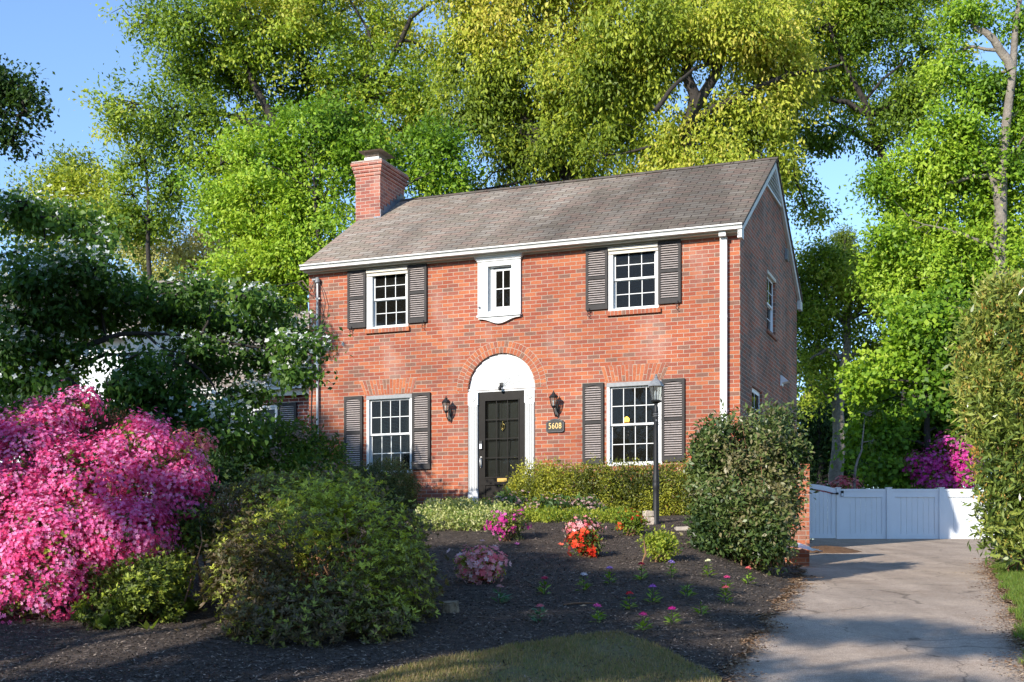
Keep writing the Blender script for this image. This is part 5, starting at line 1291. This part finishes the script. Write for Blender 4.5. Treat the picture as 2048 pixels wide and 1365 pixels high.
def mass(name, label, blobs, n, per, sig, size, m, cat='trees', asp=.5, shell=.4, seed=0):
    P, O, _ = clumps(blobs, n, sig, shell); V, F = spray(P, O, per, sig, size, asp, .2)
    link(name, np_mesh(name, V, F, crnd(n, per)), m, label=label, cat=cat, kind='stuff')
mass('woodland', 'dark green woodland far behind the white gate and the houses',
     [(Wp(px, py, 75), (r * 75 / FPX, 4, r2 * 75 / FPX)) for px, py, r, r2 in ((1640, 930, 90, 60), (1760, 880, 90, 90), (1880, 860, 100, 120), (2000, 850, 100, 140), (1700, 800, 80, 60), (1560, 900, 100, 90), (300, 820, 220, 120), (40, 780, 220, 150), (550, 820, 200, 120), (1930, 680, 90, 110), (2060, 650, 90, 150), (820, 820, 200, 100), (1080, 820, 200, 100), (1330, 820, 200, 100))], 5200, 20, .55, .34, L_DRK)
mass('understory', 'low dark shrubs and undergrowth just beyond the white gate',
     [((x, y, CZ + 1.3 + .2 * math.sin(x * 3)), (1.0, .7, .9)) for x, y in zip(np.linspace(6.2, 13.5, 9), (33, 34.5, 33.5, 35, 33.5, 34.2, 33.2, 34, 33))] + [((x, 42, CZ + 1.6), (1.6, .8, 1.1)) for x in np.linspace(7, 18, 8)], 900, 22, .2, .11, L_DRK, cat='undergrowth')

# trees off to the left and behind the viewer: they throw the dappled shade on bed, drive and house
def shade_tree(label, base, top, blobs, n, seed_m=L_MID):
    b = np.array([base[0], base[1], gz(*base)]); g = empty('street_tree', b, label=label, cat='tree', group='trees beyond the left edge and behind the viewer')
    m = MB(); T = [np.array([0, 0, 0]), np.array([.1, 0, (top - b[2]) * .5]), np.array([0, .1, top - b[2]])]; m.tube(T, [.28, .2, .08], 10)
    for c, r in blobs: m.tube(curve(T[1], np.array(c) - b, .05), [.11, .09, .07, .05, .02], 6)
    m.build('trunk', M['bark'], g)
    P, O, _ = clumps(blobs, n, .3, .45); V, F = spray(P, O, 20, .11, .13, .6, .3)
    link('crown', np_mesh('crown', V - b, F, crnd(n, 20)), seed_m, g)
LAT = np.array([.79, -.613]); ALG = np.array([.613, .79])
def SP(a, along, h):                    # a point given across the sun's path, along it, and by the height of its ray
    q = LAT * a + ALG * along; return (q[0], q[1], h - along * .447 + CZ)
def sb(a, along, h, ra, rh): return (SP(a, along, h), (ra, ra * .9, rh))
shade_tree('broad street tree behind the viewer shading the lower driveway and bed', SP(-8.5, -7, 0)[:2], 6.5,
           [sb(a_, -6.5, h_, ra_, rh_) for a_, h_, ra_, rh_ in ((-4.6, 4.55, .9, .26), (-3.5, 4.4, .6, .25), (-5.6, 4.5, .5, .25), (-3.6, 3.2, .8, .2), (-5.0, 3.25, .6, .16), (-6.9, 4.7, .7, .55), (-7.9, 4.7, .9, .8), (-9.2, 5.0, .9, .9), (-10.3, 5.6, .8, .6),
            (-7.9, 3.6, .7, .6), (-6.6, 3.5, .9, .5), (-5.6, 3.1, .7, .4), (-7.6, 2.7, .9, .4), (-10.2, 2.0, .9, .35), (-7.8, 1.5, 1.1, .45), (-5.6, 1.9, .9, .35), (-9.9, 4.1, .5, .35), (-11.6, 4.2, .5, .3), (-12.4, 5.0, .6, .5))], 2100)
shade_tree('taller street tree to the left of the view shading the dogwood and the wing', SP(-17, -5, 0)[:2], 11.5,
           [sb(-13.5, -5, 6.9, .8, 1.1), sb(-14.6, -5, 7.6, .8, .9), sb(-16.2, -5, 8.6, 1.1, .9), sb(-17.6, -5, 9.3, 1.2, 1.0), sb(-18.6, -5.5, 9.3, 1.5, 1.6), sb(-20, -5, 8.3, 1.6, 1.8), sb(-17.5, -5, 6.8, 1.4, 1.2), sb(-15.6, -5, 5.7, 1.0, .9)], 2200)

# dark leaved tree reaching in at the far left
tree('left_edge_tree', 'dark leafy branch tips against the sky at the upper left edge', 20, [(-330, 1200), (-320, 700), (-260, 400), (-160, 260), (-60, 230)],
     [(20, 170, 40, 30), (45, 225, 38, 38), (20, 285, 40, 18), (-40, 200, 60, 70), (-120, 240, 80, 90), (65, 150, 14, 12), (70, 190, 14, 12)], None, L_DRK, M['bark_dark'], r0=.14, fwd=0, void=(3.0, .42), fat=1.0, n=900, per=15, sig=.11, size=.075, asp=.6, twigs=80, limbs=[(.04, (-60, 230), (-10, 215), (40, 190), (70, 170)), (.03, (-60, 235), (0, 250), (50, 265), (75, 275))])

# flowering dogwood: flat layered sprays, white four-petalled flowers
def dogwood():
    Y = 18.0
    layers = [(50, 430, 80, 22), (130, 450, 70, 22), (185, 480, 38, 14), (50, 500, 80, 25), (150, 540, 80, 28), (60, 570, 90, 22), (200, 590, 80, 18), (60, 640, 80, 22), (290, 590, 70, 16), (390, 590, 60, 16), (470, 600, 60, 14), (540, 615, 40, 12), (330, 635, 80, 14), (440, 645, 90, 16), (540, 665, 70, 14), (600, 690, 45, 12), (120, 650, 90, 18),
              (40, 720, 60, 18), (190, 640, 80, 14), (60, 790, 70, 24), (210, 770, 70, 14), (330, 790, 60, 16), (520, 725, 60, 10), (590, 745, 36, 8), (410, 740, 50, 12), (420, 810, 60, 24), (350, 850, 55, 26), (460, 850, 45, 26), (170, 815, 70, 24), (500, 790, 40, 14), (250, 720, 50, 9), (30, 850, 60, 24), (400, 700, 60, 10), (330, 890, 50, 20), (120, 700, 70, 14), (250, 760, 60, 20), (60, 740, 70, 22), (150, 770, 70, 22), (290, 830, 60, 22), (300, 740, 50, 12), (20, 690, 60, 22), (100, 830, 60, 20)]
    tr = [(47, 1175), (50, 1000), (62, 880), (84, 790), (103, 735)]
    g, base, P, O = tree('dogwood_tree', 'spreading white flowering dogwood in front of the wing and the white house', Y, tr,
        [(a, b + RNG.uniform(-6, 6), c, d * 1.25, RNG.uniform(-1.1, 1.1)) for a, b, c, d in layers], None, L_DOG, M['bark_dark'], r0=.15, void=(1.6, .40), n=5600, per=11, sig=.13, size=.085, asp=.6, droop=.5, flat=.6, nrm=.15, depth=1.25, shell=.7, twigs=420, fwd=.25,
        limbs=[(.075, (100, 738), (140, 712), (190, 688, -.2), (240, 668), (280, 665), (340, 670), (400, 674)), (.06, (112, 742), (160, 727), (210, 710), (280, 706), (345, 712)), (.035, (345, 712), (395, 735), (430, 775), (440, 830)), (.04, (398, 674), (470, 688), (540, 698), (620, 690)), (.035, (290, 668), (330, 700), (370, 708)),
               (.05, (96, 742), (95, 660), (92, 560), (88, 450)), (.05, (93, 600), (140, 560), (180, 520)), (.04, (210, 675), (205, 630), (235, 600)), (.035, (400, 674), (418, 640), (420, 610)), (.05, (98, 735), (60, 700), (20, 690)), (.03, (345, 712), (360, 760), (340, 810))])
    pr_ = .2 + .6 * sstep((vnoise(P, .8, 4.4) - .42) / .2); Q = P[RNG.random(len(P)) < pr_]; n = len(Q) * 2
    C = np.repeat(Q, 2, 0) + RNG.normal(0, .12, (n, 3)) * [1, 1, .5] + [0, -.03, .09]
    N = unit(RNG.normal(0, .5, (n, 3)) + [0, -.55, .9]); V, F = flower_geo(C, N, RNG.uniform(.030, .044, n), 4)
    fm = leafmat('dogwood_bracts', [(.62, .68, .60), (.78, .80, .76), (.82, .82, .80)], .35, .5, .25, (1, 1, .95))
    link('blossom', np_mesh('blossom', V - base, F, RNG.random(len(F))), fm, g)
dogwood()

# ------------------------------------------------------------------ shrubs
def stems(mb, base, blobs, n, r=.012, spread=.25):
    for _ in range(n):
        c, rr = blobs[RNG.integers(len(blobs))]; e = np.array(c) + runit(1)[0] * np.array(rr) * .75
        s = np.array([RNG.uniform(-spread, spread), RNG.uniform(-spread, spread), 0]) if spread < .55 else (e - base) * [.85, .85, 0] + [0, 0, gz(*e[:2]) - base[2]]; mb.tube(curve(s, e - base, .05, 4, .06), [r, r * .8, r * .5, r * .3], 5, cap=False)

def shrub(name, label, blobs, leafm, n, per, sig, size, asp=.45, cat='shrub', group=None, flowers=None, shell=.35, droop=-.2, up=.5, nrm=.8, inner=None, stem=14, base=None, fname='flowers', lname='foliage', spread=.25, flat=.8, clip=True, void=None, ragged=.08, rosette=False, cvar=.16):
    C = np.array([b[0] for b in blobs]); bx, by = (C[:, 0].mean(), C[:, 1].mean()) if base is None else base
    b = np.array([bx, by, gz(bx, by) + .02]); g = empty(name, b, label=label, cat=cat, group=group)
    m = MB(); stems(m, b, blobs, stem, spread=spread); m.build('stem', M['twig'] if inner is None else inner, g)
    P, O, _ = clumps(blobs, n, sig, shell, void=void, ragged=ragged)
    if clip: P = P[P[:, 2] > zt(P[:, 0], P[:, 1]) + sig * .5]
    k = RNG.choice(n, len(P)) if False else None
    O = O if len(O) == len(P) else unit(P - C[np.linalg.norm(P[:, None] - C[None], axis=2).argmin(1)])
    V, F = whorl(P, O, per, size, asp, up) if rosette else spray(P, O, per, sig, size, asp, droop, flat, nrm, up, helio=.4)
    link(lname, np_mesh(lname, V - b, F, np.clip(prnd(P, per, 1.2, .1) + np.repeat(RNG.normal(0, cvar, len(P)), per), 0, 1)), leafm, g)
    if flowers:                     # (count clumps, per, sigma, radius, material, region test)
        fn, fper, fs, fr, fm, test = flowers[:6]
        P, O, _ = clumps(blobs, fn, fs, flowers[6] if len(flowers) > 6 else .08, void=flowers[7] if len(flowers) > 7 else None, ragged=ragged, aniso=1.8)
        k = (O @ np.array([-.1, -.75, .55]) > -.45)
        if test: k &= test(P)
        if clip: k &= P[:, 2] > zt(P[:, 0], P[:, 1]) + .03
        P, O = P[k], O[k]; q = len(P) * fper
        off = RNG.normal(size=(q, 3)) * fs; Oc = np.repeat(O, fper, 0)
        C_ = np.repeat(P, fper, 0) + off + Oc * fs * .4
        N = unit(Oc * .9 + off / fs * .55 + [0, 0, .25]); V, F = flower_geo(C_, N, RNG.uniform(.75, 1.15, q) * fr)
        link(fname, np_mesh(fname, V - b, F, np.repeat(np.clip(np.repeat(RNG.random(len(P)), fper) + RNG.normal(0, .2, q), 0, 1), 5)), fm, g, kind='stuff')
    return g, b
def bl(px, py, rx, ry, Y, ryd=None):
    return (Wp(px, py, Y), (rx * Y / FPX, (ryd if ryd is not None else (rx + ry) / 2 * Y / FPX), ry * Y / FPX))

F_PINK = leafmat('azalea_pink', [(.68, .06, .18), (.76, .09, .28), (.80, .14, .40), (.82, .24, .52), (.84, .38, .60)], .35, .55, .15, (1.1, .8, .85))
F_ROSE = leafmat('azalea_rose', [(.62, .03, .10), (.70, .06, .16), (.74, .14, .26)], .3, .55, .2, (1.1, .9, .9))
F_SALM = leafmat('azalea_salmon', [(.62, .10, .14), (.72, .2, .24), (.78, .35, .36)], .3, .55, .2, (1.1, .9, .9))
F_RED = leafmat('azalea_red', [(.70, .03, .015), (.80, .06, .02), (.85, .13, .05)], .3, .5, .2, (1.1, .9, .9))
F_PALE = leafmat('azalea_pale_pink', [(.80, .16, .20), (.84, .34, .36), (.86, .62, .60), (.84, .26, .28)], .3, .5, .2, (1, .95, .95))
F_MAG = leafmat('azalea_magenta', [(.50, .02, .22), (.60, .05, .34), (.68, .16, .45)], .3, .5, .2, (1.1, .9, 1))
L_AZ = leafmat('azalea_leaves', [(.05, .07, .02), (.09, .12, .02), (.15, .20, .03), (.28, .35, .04), (.38, .42, .06)], .3, .5, .3)
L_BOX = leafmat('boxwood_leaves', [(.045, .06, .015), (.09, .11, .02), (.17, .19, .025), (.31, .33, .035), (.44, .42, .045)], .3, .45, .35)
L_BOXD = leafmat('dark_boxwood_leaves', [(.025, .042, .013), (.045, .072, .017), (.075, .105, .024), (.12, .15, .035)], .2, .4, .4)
L_HOL = leafmat('glossy_leaves', [(.022, .045, .011), (.042, .075, .017), (.075, .12, .026), (.13, .17, .045), (.22, .19, .09)], .2, .42, .4)
L_LAU = leafmat('laurel_leaves', [(.06, .10, .02), (.11, .16, .03), (.18, .24, .045), (.28, .32, .06), (.38, .38, .09)], .25, .33, .45)
L_LAUT = leafmat('laurel_new_tips', [(.55, .26, .06), (.62, .36, .10), (.52, .40, .09), (.42, .38, .08)], .35, .5, .3)
L_VAR = leafmat('variegated_leaves', [(.10, .17, .03), (.28, .34, .07), (.50, .52, .20), (.62, .60, .30)], .3, .5, .3)
L_SHR = leafmat('front_shrub_leaves', [(.10, .085, .045), (.24, .165, .095), (.13, .135, .05), (.22, .23, .065), (.34, .38, .07), (.60, .64, .10)], .35, .5, .3)
L_LIME = leafmat('lime_leaves', [(.10, .17, .02), (.20, .28, .025), (.33, .38, .04), (.42, .42, .06)], .35, .5, .3)

# big pink azalea, lower left
AZ = [bl(60, 960, 120, 110, 12.9), bl(190, 1000, 130, 110, 12.7), bl(310, 960, 90, 100, 12.9), bl(110, 1110, 120, 110, 12.2), bl(20, 1050, 110, 110, 12.4), bl(250, 1070, 90, 60, 12.2), bl(370, 1000, 50, 70, 12.8), bl(60, 1200, 110, 70, 11.9), bl(75, 850, 70, 35, 13.2), bl(150, 820, 45, 35, 13.4), bl(270, 880, 50, 40, 13.2), bl(-80, 1000, 110, 180, 12.6), bl(380, 960, 30, 40, 12.9)]
shrub('pink_azalea', 'very large pink azalea in full bloom at the left edge', AZ, L_AZ, 5200, 7, .05, .04, rosette=True, flowers=(11500, 9, .042, .022, F_PINK, lambda P: (P[:, 2] > CZ - .75) & ~((P[:, 0] > -3.9) & (P[:, 2] < CZ + .02)), .07, (5.5, .455)), ragged=.12, stem=50, base=(-4.2, 12.6), spread=.6)
shrub('salmon_azalea', 'small salmon pink azalea tips at the right shoulder of the big pink azalea', [bl(380, 905, 34, 22, 13.9), bl(400, 890, 22, 18, 13.9), bl(365, 880, 12, 14, 13.9), bl(385, 940, 30, 30, 13.8)], L_AZ, 90, 10, .05, .04, flowers=(110, 8, .035, .024, F_SALM, None), base=(Wp(385, 940, 13.9)[0], 13.9))
shrub('brown_twiggy_shrub', 'reddish brown twiggy half dead shrub rising out of the pink azalea', [bl(170, 870, 60, 40, 13.7), bl(230, 860, 60, 35, 13.8), bl(130, 830, 30, 30, 13.7)], leafmat('dry_leaves', [(.07, .03, .02), (.12, .05, .03), (.16, .08, .04)], .2, .7, .2), 420, 9, .06, .03, stem=110, base=(Wp(190, 900, 13.8)[0], 13.8), cat='shrub')
shrub('low_green_azalea', 'low olive green azalea without flowers at the right foot of the pink azalea', [bl(270, 1180, 90, 60, 11.6), bl(210, 1220, 60, 40, 11.3), bl(330, 1150, 55, 60, 12.0), bl(340, 1220, 30, 30, 11.6), bl(390, 1060, 50, 60, 12.6)], L_AZ, 3000, 7, .05, .042, stem=24, spread=.3, rosette=True, cvar=.3, void=(3, .4))
# big leafy azalea in the centre left foreground
FS = [bl(640, 1140, 210, 160, 11.9), bl(560, 1050, 150, 100, 12.6), bl(720, 1080, 130, 110, 12.5), bl(500, 1180, 95, 110, 11.6), bl(770, 1180, 105, 110, 11.6), bl(620, 1240, 170, 90, 11.0), bl(760, 1250, 80, 60, 11.0), bl(640, 985, 130, 45, 13.3), bl(520, 980, 70, 40, 13.2), bl(800, 1070, 50, 60, 12.6), bl(500, 1270, 60, 50, 11.0)]
shrub('large_green_azalea', 'largest rounded leafy green azalea past bloom in the left foreground', FS, L_SHR, 17000, 7, .03, .046, asp=.40, void=(3.0, .41), ragged=.15, rosette=True, cvar=.3, stem=110, base=(-1.75, 12.0), spread=.4, shell=.26, nrm=.5, up=.8, droop=-.9)
# hedges beside the door
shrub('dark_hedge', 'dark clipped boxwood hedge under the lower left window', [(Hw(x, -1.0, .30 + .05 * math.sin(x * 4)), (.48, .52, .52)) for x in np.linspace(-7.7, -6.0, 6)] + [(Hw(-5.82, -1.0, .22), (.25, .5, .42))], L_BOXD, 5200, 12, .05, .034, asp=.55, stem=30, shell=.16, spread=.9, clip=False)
shrub('clipped_hedge', 'long clipped hedge with sunlit yellow green top under the lower right window',
      [(np.array([x, 20.9 - .1 * (x - 1.5), CZ + 1.12 + .03 * math.sin(x * 5)]), (.42, .5, .62)) for x in np.linspace(.35, 2.95, 9)] + [((.12, 21.0, CZ + 1.18), (.22, .4, .36)), ((.5, 20.8, CZ + 1.0), (.4, .45, .55))], L_BOX, 8500, 12, .045, .036, asp=.55, stem=50, shell=.3, spread=1.1, clip=False)
# big rounded glossy bush
BB = [bl(1500, 900, 95, 85, 17.0), bl(1450, 960, 62, 70, 16.8), bl(1545, 960, 48, 95, 17.0), bl(1490, 1040, 90, 80, 16.6), bl(1528, 1075, 42, 62, 16.3), bl(1460, 1020, 55, 70, 16.7), bl(1530, 860, 70, 45, 17.1), bl(1430, 900, 40, 40, 17), bl(1566, 890, 34, 50, 17.1), bl(1440, 1070, 48, 40, 16.4)]
shrub('camellia_bush', 'big rounded glossy dark green bush between the lamp post and the brick pier', BB, L_HOL, 6000, 11, .07, .07, asp=.45, stem=60, void=(2.4, .41), ragged=.12, shell=.22, nrm=.7, up=.35, droop=.1, spread=.5, base=(3.05, 16.7))
# tall laurel screen on the right edge
LH = [bl(2010, 640, 75, 70, 17.8), bl(1985, 720, 75, 80, 17.6), bl(1990, 820, 70, 90, 17.5), bl(2010, 920, 68, 90, 17.4), bl(2030, 1010, 55, 70, 17.2), bl(2080, 700, 90, 150, 17.8), bl(2100, 900, 100, 170, 17.6), bl(2200, 850, 120, 300, 18), bl(1990, 600, 30, 40, 17.8), bl(2060, 1050, 60, 40, 17.2), bl(1945, 660, 30, 40, 17.7), bl(1940, 770, 25, 50, 17.5)]
LH += [bl(2000, 1075, 42, 35, 17.0), bl(1985, 1000, 35, 60, 17.2), bl(2040, 1080, 60, 30, 17.0), bl(2090, 1040, 60, 70, 17.2)]
LH = [((c[0] + .08, c[1], c[2]), (r[0] * .93, r[1], r[2])) for c, r in LH]
g, b = shrub('laurel_screen', 'tall broadleaf laurel hedge with orange new shoots at the right edge', LH, L_LAU, 5200, 10, .10, .125, void=(1.8, .38), asp=.26, stem=14, shell=.2, nrm=.4, up=.5, droop=-.3, spread=.5, base=(7.0, 17.6), cat='hedge')
P, O, _ = clumps(LH, 800, .1, .06); k = (P[:, 2] > CZ + .8 + RNG.normal(0, .8, len(P))); P, O = P[k], O[k]
V, F = spray(P + O * .06, unit(O * .4 + [0, 0, 1]), 11, .045, .06, .32, -1.4, 1.5, .2); link('new_shoots', np_mesh('new_shoots', V - b, F, crnd(len(P), 11)), L_LAUT, g)
# understory behind the centre-left azalea
shrub('viburnum', 'dark green shrub with tan dried flower heads at the left corner of the brick house', [bl(470, 900, 90, 60, 20.5), bl(560, 900, 80, 55, 20.3), bl(640, 920, 50, 50, 20.8), bl(420, 860, 60, 50, 21), bl(350, 900, 60, 60, 20), bl(600, 960, 80, 40, 20)], L_DOG, 1500, 11, .08, .075, asp=.5, stem=40, base=(-3.6, 20.5), spread=.8, shell=.25,
      flowers=(60, 30, .05, .024, leafmat('dried_heads', [(.28, .19, .15), (.36, .26, .21), (.42, .30, .26)], .2, .8, .1), lambda P: P[:, 2] > CZ + 1.45), fname='dried_flower_heads')
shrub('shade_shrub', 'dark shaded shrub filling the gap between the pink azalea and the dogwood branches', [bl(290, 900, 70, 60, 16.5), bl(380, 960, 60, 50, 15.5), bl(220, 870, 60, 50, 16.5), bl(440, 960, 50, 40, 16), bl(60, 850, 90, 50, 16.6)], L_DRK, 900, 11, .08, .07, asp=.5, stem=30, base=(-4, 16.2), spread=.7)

# pink-green perennials by the step, variegated ground cover
for k, (px, py, rx, ry, Y, lab) in enumerate(((1022, 1008, 36, 18, 20.6, 'pinkish hellebore clump right in front of the black door'), (1105, 1022, 42, 20, 19.9, 'pinkish hellebore clump in front of the hedge right of the door'), (1170, 1020, 36, 18, 19.9, 'pinkish hellebore clump nearer the lamp post before the hedge'))):
    shrub('hellebore', lab, [bl(px, py, rx, ry, Y)], leafmat('hellebore_leaves_%d' % k, [(.05, .10, .03), (.09, .16, .04), (.16, .24, .07)], .3, .45, .35), 70, 9, .06, .08, asp=.5, cat='perennial', group='pinkish hellebores by the door', clip=False,
          flowers=(46, 7, .05, .026, leafmat('hellebore_flowers_%d' % k, [(.45, .25, .24), (.58, .38, .36), (.50, .32, .30)], .3, .6, .2), None), stem=8)
def bigleaf(name, label, px, py, n, L_, m, cat, asp=.4, Y=None, group=None, spread=.05):
    x, y, z = px_ground(px, py) if Y is None else ((px - 1024) / FPX * Y, Y, gz((px - 1024) / FPX * Y, Y) + .03)
    a = RNG.random(n) * 2 * np.pi; D = np.stack([np.cos(a), np.sin(a), RNG.uniform(.4, 1.8, n)], 1); P = np.stack([np.cos(a) * spread * RNG.random(n), np.sin(a) * spread * RNG.random(n), np.zeros(n)], 1)
    V, F = leaf_geo(P, D, np.stack([-np.cos(a), -np.sin(a), np.full(n, 1.2)], 1), L_ * RNG.uniform(.6, 1.1, n), L_ * asp, .15)
    link(name, np_mesh(name, V, F, RNG.random(n)), m, None, (x, y, z), label=label, cat=cat, group=group)
bigleaf('broadleaf_plant', 'upright bright green broadleaf plant in the gap left of the largest azalea', 385, 1225, 16, .24, L_MID, 'plant')
bigleaf('broadleaf_plant', 'small broadleaf plant under the left foot of the pink azalea', 205, 1262, 7, .2, L_MID, 'plant')
bigleaf('broadleaf_plant', 'small broadleaf plant under the low olive azalea', 296, 1262, 6, .13, L_MID, 'plant')
bigleaf('lily_clump', 'strappy green lily clump among the variegated ground cover left of the step', 935, 1052, 36, .30, L_BRT, 'plant', asp=.1)
def cover(name, label, x0, x1, y0, y1, h, n, m, size, cat='ground cover'):
    X = RNG.uniform(x0, x1, n); Y = RNG.uniform(y0, y1, n); hh = h * (.5 + .5 * np.sin(X * 6 + Y * 3) ** 2); Z = zt(X, Y) + .03 + hh * RNG.random(n)
    P = np.stack([X, Y, Z], 1); O = unit(RNG.normal(0, .4, (n, 3)) + [0, -.3, .8]); V, F = spray(P, O, 6, .03, size, .5, -.2); link(name, np_mesh(name, V, F, crnd(n, 6)), m, label=label, cat=cat, kind='stuff')
cover('variegated_cover', 'yellow and cream variegated ground cover between the mulch and the door step', -1.35, .0, 17.9, 21.5, .26, 2600, L_VAR, .045)
cover('lime_cover', 'bright yellow green ground cover along the front of the right hedge', -.05, 1.75, 18.9, 20.2, .17, 1800, L_LIME, .04)

# small azaleas on the mound
def small_az(label, px0, px1, py0, py1, fm, leafm, fn, fr, group='small azaleas planted on the mulch mound', test=None, n=120, per=11, name='small_azalea', leaf=.045):
    cx = (px0 + px1) / 2; x, y, z = px_ground(cx, py1 - 3); S = y / FPX; w_ = (px1 - px0) / 2 * S; h = (py1 - py0) * S
    c = lambda dx, dz, k, kk: ((x + dx * w_, y + RNG.uniform(-.05, .05), z + dz * h), (w_ * k, w_ * k, h * kk))
    bs = [c(0, .48, .75, .45), c(-.45, .55, .5, .36), c(.45, .5, .5, .36), c(.1, .7, .5, .28)]
    return shrub(name, label, bs, leafm, n, per, .035, leaf, asp=.42, group=group, flowers=(fn, 5, .035, fr, fm, test) if fm else None, stem=10, spread=.06, base=(x, y), nrm=.6, up=.6)
small_az('magenta azalea at the mound top below the black door', 977, 1054, 1024, 1086, F_MAG, L_AZ, 34, .030)
small_az('pale pink and white azalea just behind the scarlet one', 1132, 1200, 1040, 1085, F_PALE, L_AZ, 70, .030)
small_az('scarlet azalea in front of the pale pink one on the mound', 1140, 1202, 1066, 1118, F_RED, L_AZ, 52, .036)
small_az('yellow green azalea with a few orange flowers left of the lamp post', 1232, 1292, 1028, 1075, F_RED, L_LIME, 10, .030)
small_az('lime green azalea without flowers in front of the lamp post', 1284, 1354, 1064, 1128, None, L_LIME, 0, .03, n=150)
small_az('candy pink azalea alone in the shaded middle of the mulch bed', 910, 1010, 1106, 1168, F_PALE, L_AZ, 130, .036)
shrub('magenta_azalea', 'magenta azalea blooming above the right end of the white gate', [bl(1840, 935, 22, 20, 31.6), bl(1875, 925, 26, 16, 31.6), bl(1915, 950, 28, 30, 31.4), bl(1880, 965, 40, 14, 31.4), bl(1895, 885, 28, 8, 31.5), bl(1930, 920, 18, 24, 31.4)], L_AZ, 240, 11, .09, .07, flowers=(330, 8, .09, .05, F_MAG, None), stem=24, base=(10.3, 31.5), spread=.4, clip=False)
shrub('red_azalea', 'coral red azalea top peeking over the white gate near its latch', [bl(1690, 978, 22, 14, 31.2), bl(1660, 985, 20, 10, 31.2)], L_AZ, 60, 10, .07, .06, flowers=(70, 8, .07, .05, F_SALM, None), clip=False)

# young annuals in rows on the mulch
ANN = [(1000, 1200, 'dusty pink', (.55, .25, .22), 'at the far left with blue green leaves'), (1089, 1183, 'crimson', (.55, .01, .08), 'left of the white flowered one'), (1168, 1175, 'white', (.8, .72, .74), 'left of the lilac one at the mulch centre'), (1219, 1163, 'lilac', (.58, .25, .62), 'between the white one and the red one by the bent stick'),
       (1283, 1154, 'ruby red', (.60, .02, .05), 'directly below the bent stick'), (1343, 1150, 'blue violet', (.40, .28, .66), 'below the lime green azalea'), (1416, 1148, 'creamy white', (.75, .74, .45), 'in sunlight left of the big rounded bush'), (1497, 1163, 'orange and violet', (.75, .15, .14), 'in sunlight farthest right near the drive'),
       (1454, 1181, 'raspberry pink', (.62, .06, .22), 'at the right, just behind the coral one'), (1374, 1189, None, None, 'lime leaved, below the lime green azalea'), (1451, 1201, 'coral', (.78, .16, .18), 'at the right, just in front of the raspberry one'), (1305, 1199, 'orchid purple', (.55, .16, .6), 'between two red ones on the right half'),
       (1259, 1214, 'bright red', (.75, .01, .02), 'right of the fallen stick'), (1402, 1226, None, None, 'darker leaved and lowest on the right'), (1195, 1238, 'hot pink', (.70, .07, .35), 'below the fallen stick'), (1344, 1244, 'magenta', (.60, .02, .28), 'on the right half of the lowest row'), (1286, 1256, 'deep pink', (.65, .05, .28), 'nearest of all to the grass patch'), (1080, 1240, 'rosy', (.68, .16, .2), 'lowest on the left, with blue green leaves')]
for k, (px, py, cn, col, where) in enumerate(ANN):
    x, y, z = px_ground(px, py + 8); g = empty('young_annual', (x, y, z), RNG.uniform(0, 6), label=(f'young {cn} flowered annual ' if cn else 'young annual without flowers ') + where, cat='flower', group='young annuals set out on the mulch')
    bluish = px in (1000, 1080); cols = [(.10, .24, .14), (.16, .32, .2)] if bluish else [(.14, .26, .03), (.24, .40, .04), (.36, .48, .07)]
    n = 26; h = .165 * (y / 13); a = RNG.random(n) * 6.28; t = RNG.random(n); P = np.stack([.022 * np.cos(a), .022 * np.sin(a), h * .75 * t], 1)
    D = np.stack([np.cos(a), np.sin(a), RNG.uniform(-.1, .8, n)], 1); L_ = RNG.uniform(.05, .08, n) * (1.4 - .7 * t) * (1.25 if bluish else 1)
    V, F = leaf_geo(P, D, np.stack([0 * a, 0 * a, np.ones(n)], 1) + .2 * runit(n), L_, L_ * .42)
    st_ = MB(); st_.tube([(0, 0, -.02), (.004, 0, h * .9)], .004, 5); st_.build('stem', L_MID, g)
    link('leaves', np_mesh('leaves', V, F, RNG.random(n)), leafmat('annual_leaves_%d' % k, cols, .3, .5, .3), g)
    if cn:
        q = 7; a = np.arange(q) * 0.9; C_ = np.stack([.018 * np.cos(a), .018 * np.sin(a), h * .95 + .012 * RNG.random(q)], 1); V, F = flower_geo(C_, unit(np.stack([np.cos(a) * .6, np.sin(a) * .6, 1 + 0 * a], 1)), .027)
        link('petals', np_mesh('petals', V, F, RNG.random(len(F))), mat('petal_%d' % k, col, .5, noise=(60, .25)), g)
# petals and leaf scraps lying about
def scraps():
    n = 260; Y = RNG.uniform(9.4, 19, n); X = np.where(RNG.random(n) < .35, RNG.uniform(-4.4, -2.0, n), RNG.uniform(-1.2, 3.2, n)); k = X < XL(Y) - .05; X, Y = X[k], Y[k]; n = len(X)
    P = np.stack([X, Y, zt(X, Y) + .055], 1); a = RNG.random(n) * 6.28; V, F = leaf_geo(P, np.stack([np.cos(a), np.sin(a), 0 * a], 1), unit(RNG.normal(0, .2, (n, 3)) + [0, 0, 1]), RNG.uniform(.012, .03, n), .012)
    link('petal_litter', np_mesh('petal_litter', V, F, RNG.random(n)), leafmat('petal_litter', [(.6, .58, .5), (.7, .68, .62), (.45, .32, .2), (.65, .3, .35)], .1, .6, .2), label='scattered pale petals and leaf scraps on the dark mulch', cat='petals', kind='stuff')
scraps()
mass('street_trees', 'tall green trees across the street behind the viewer', [((x, -38 + 3 * math.sin(x), CZ + 4.5 + 1.5 * math.sin(x * .7)), (5, 3, 6)) for x in np.linspace(-50, 50, 18)], 5000, 16, .7, .5, L_MID)
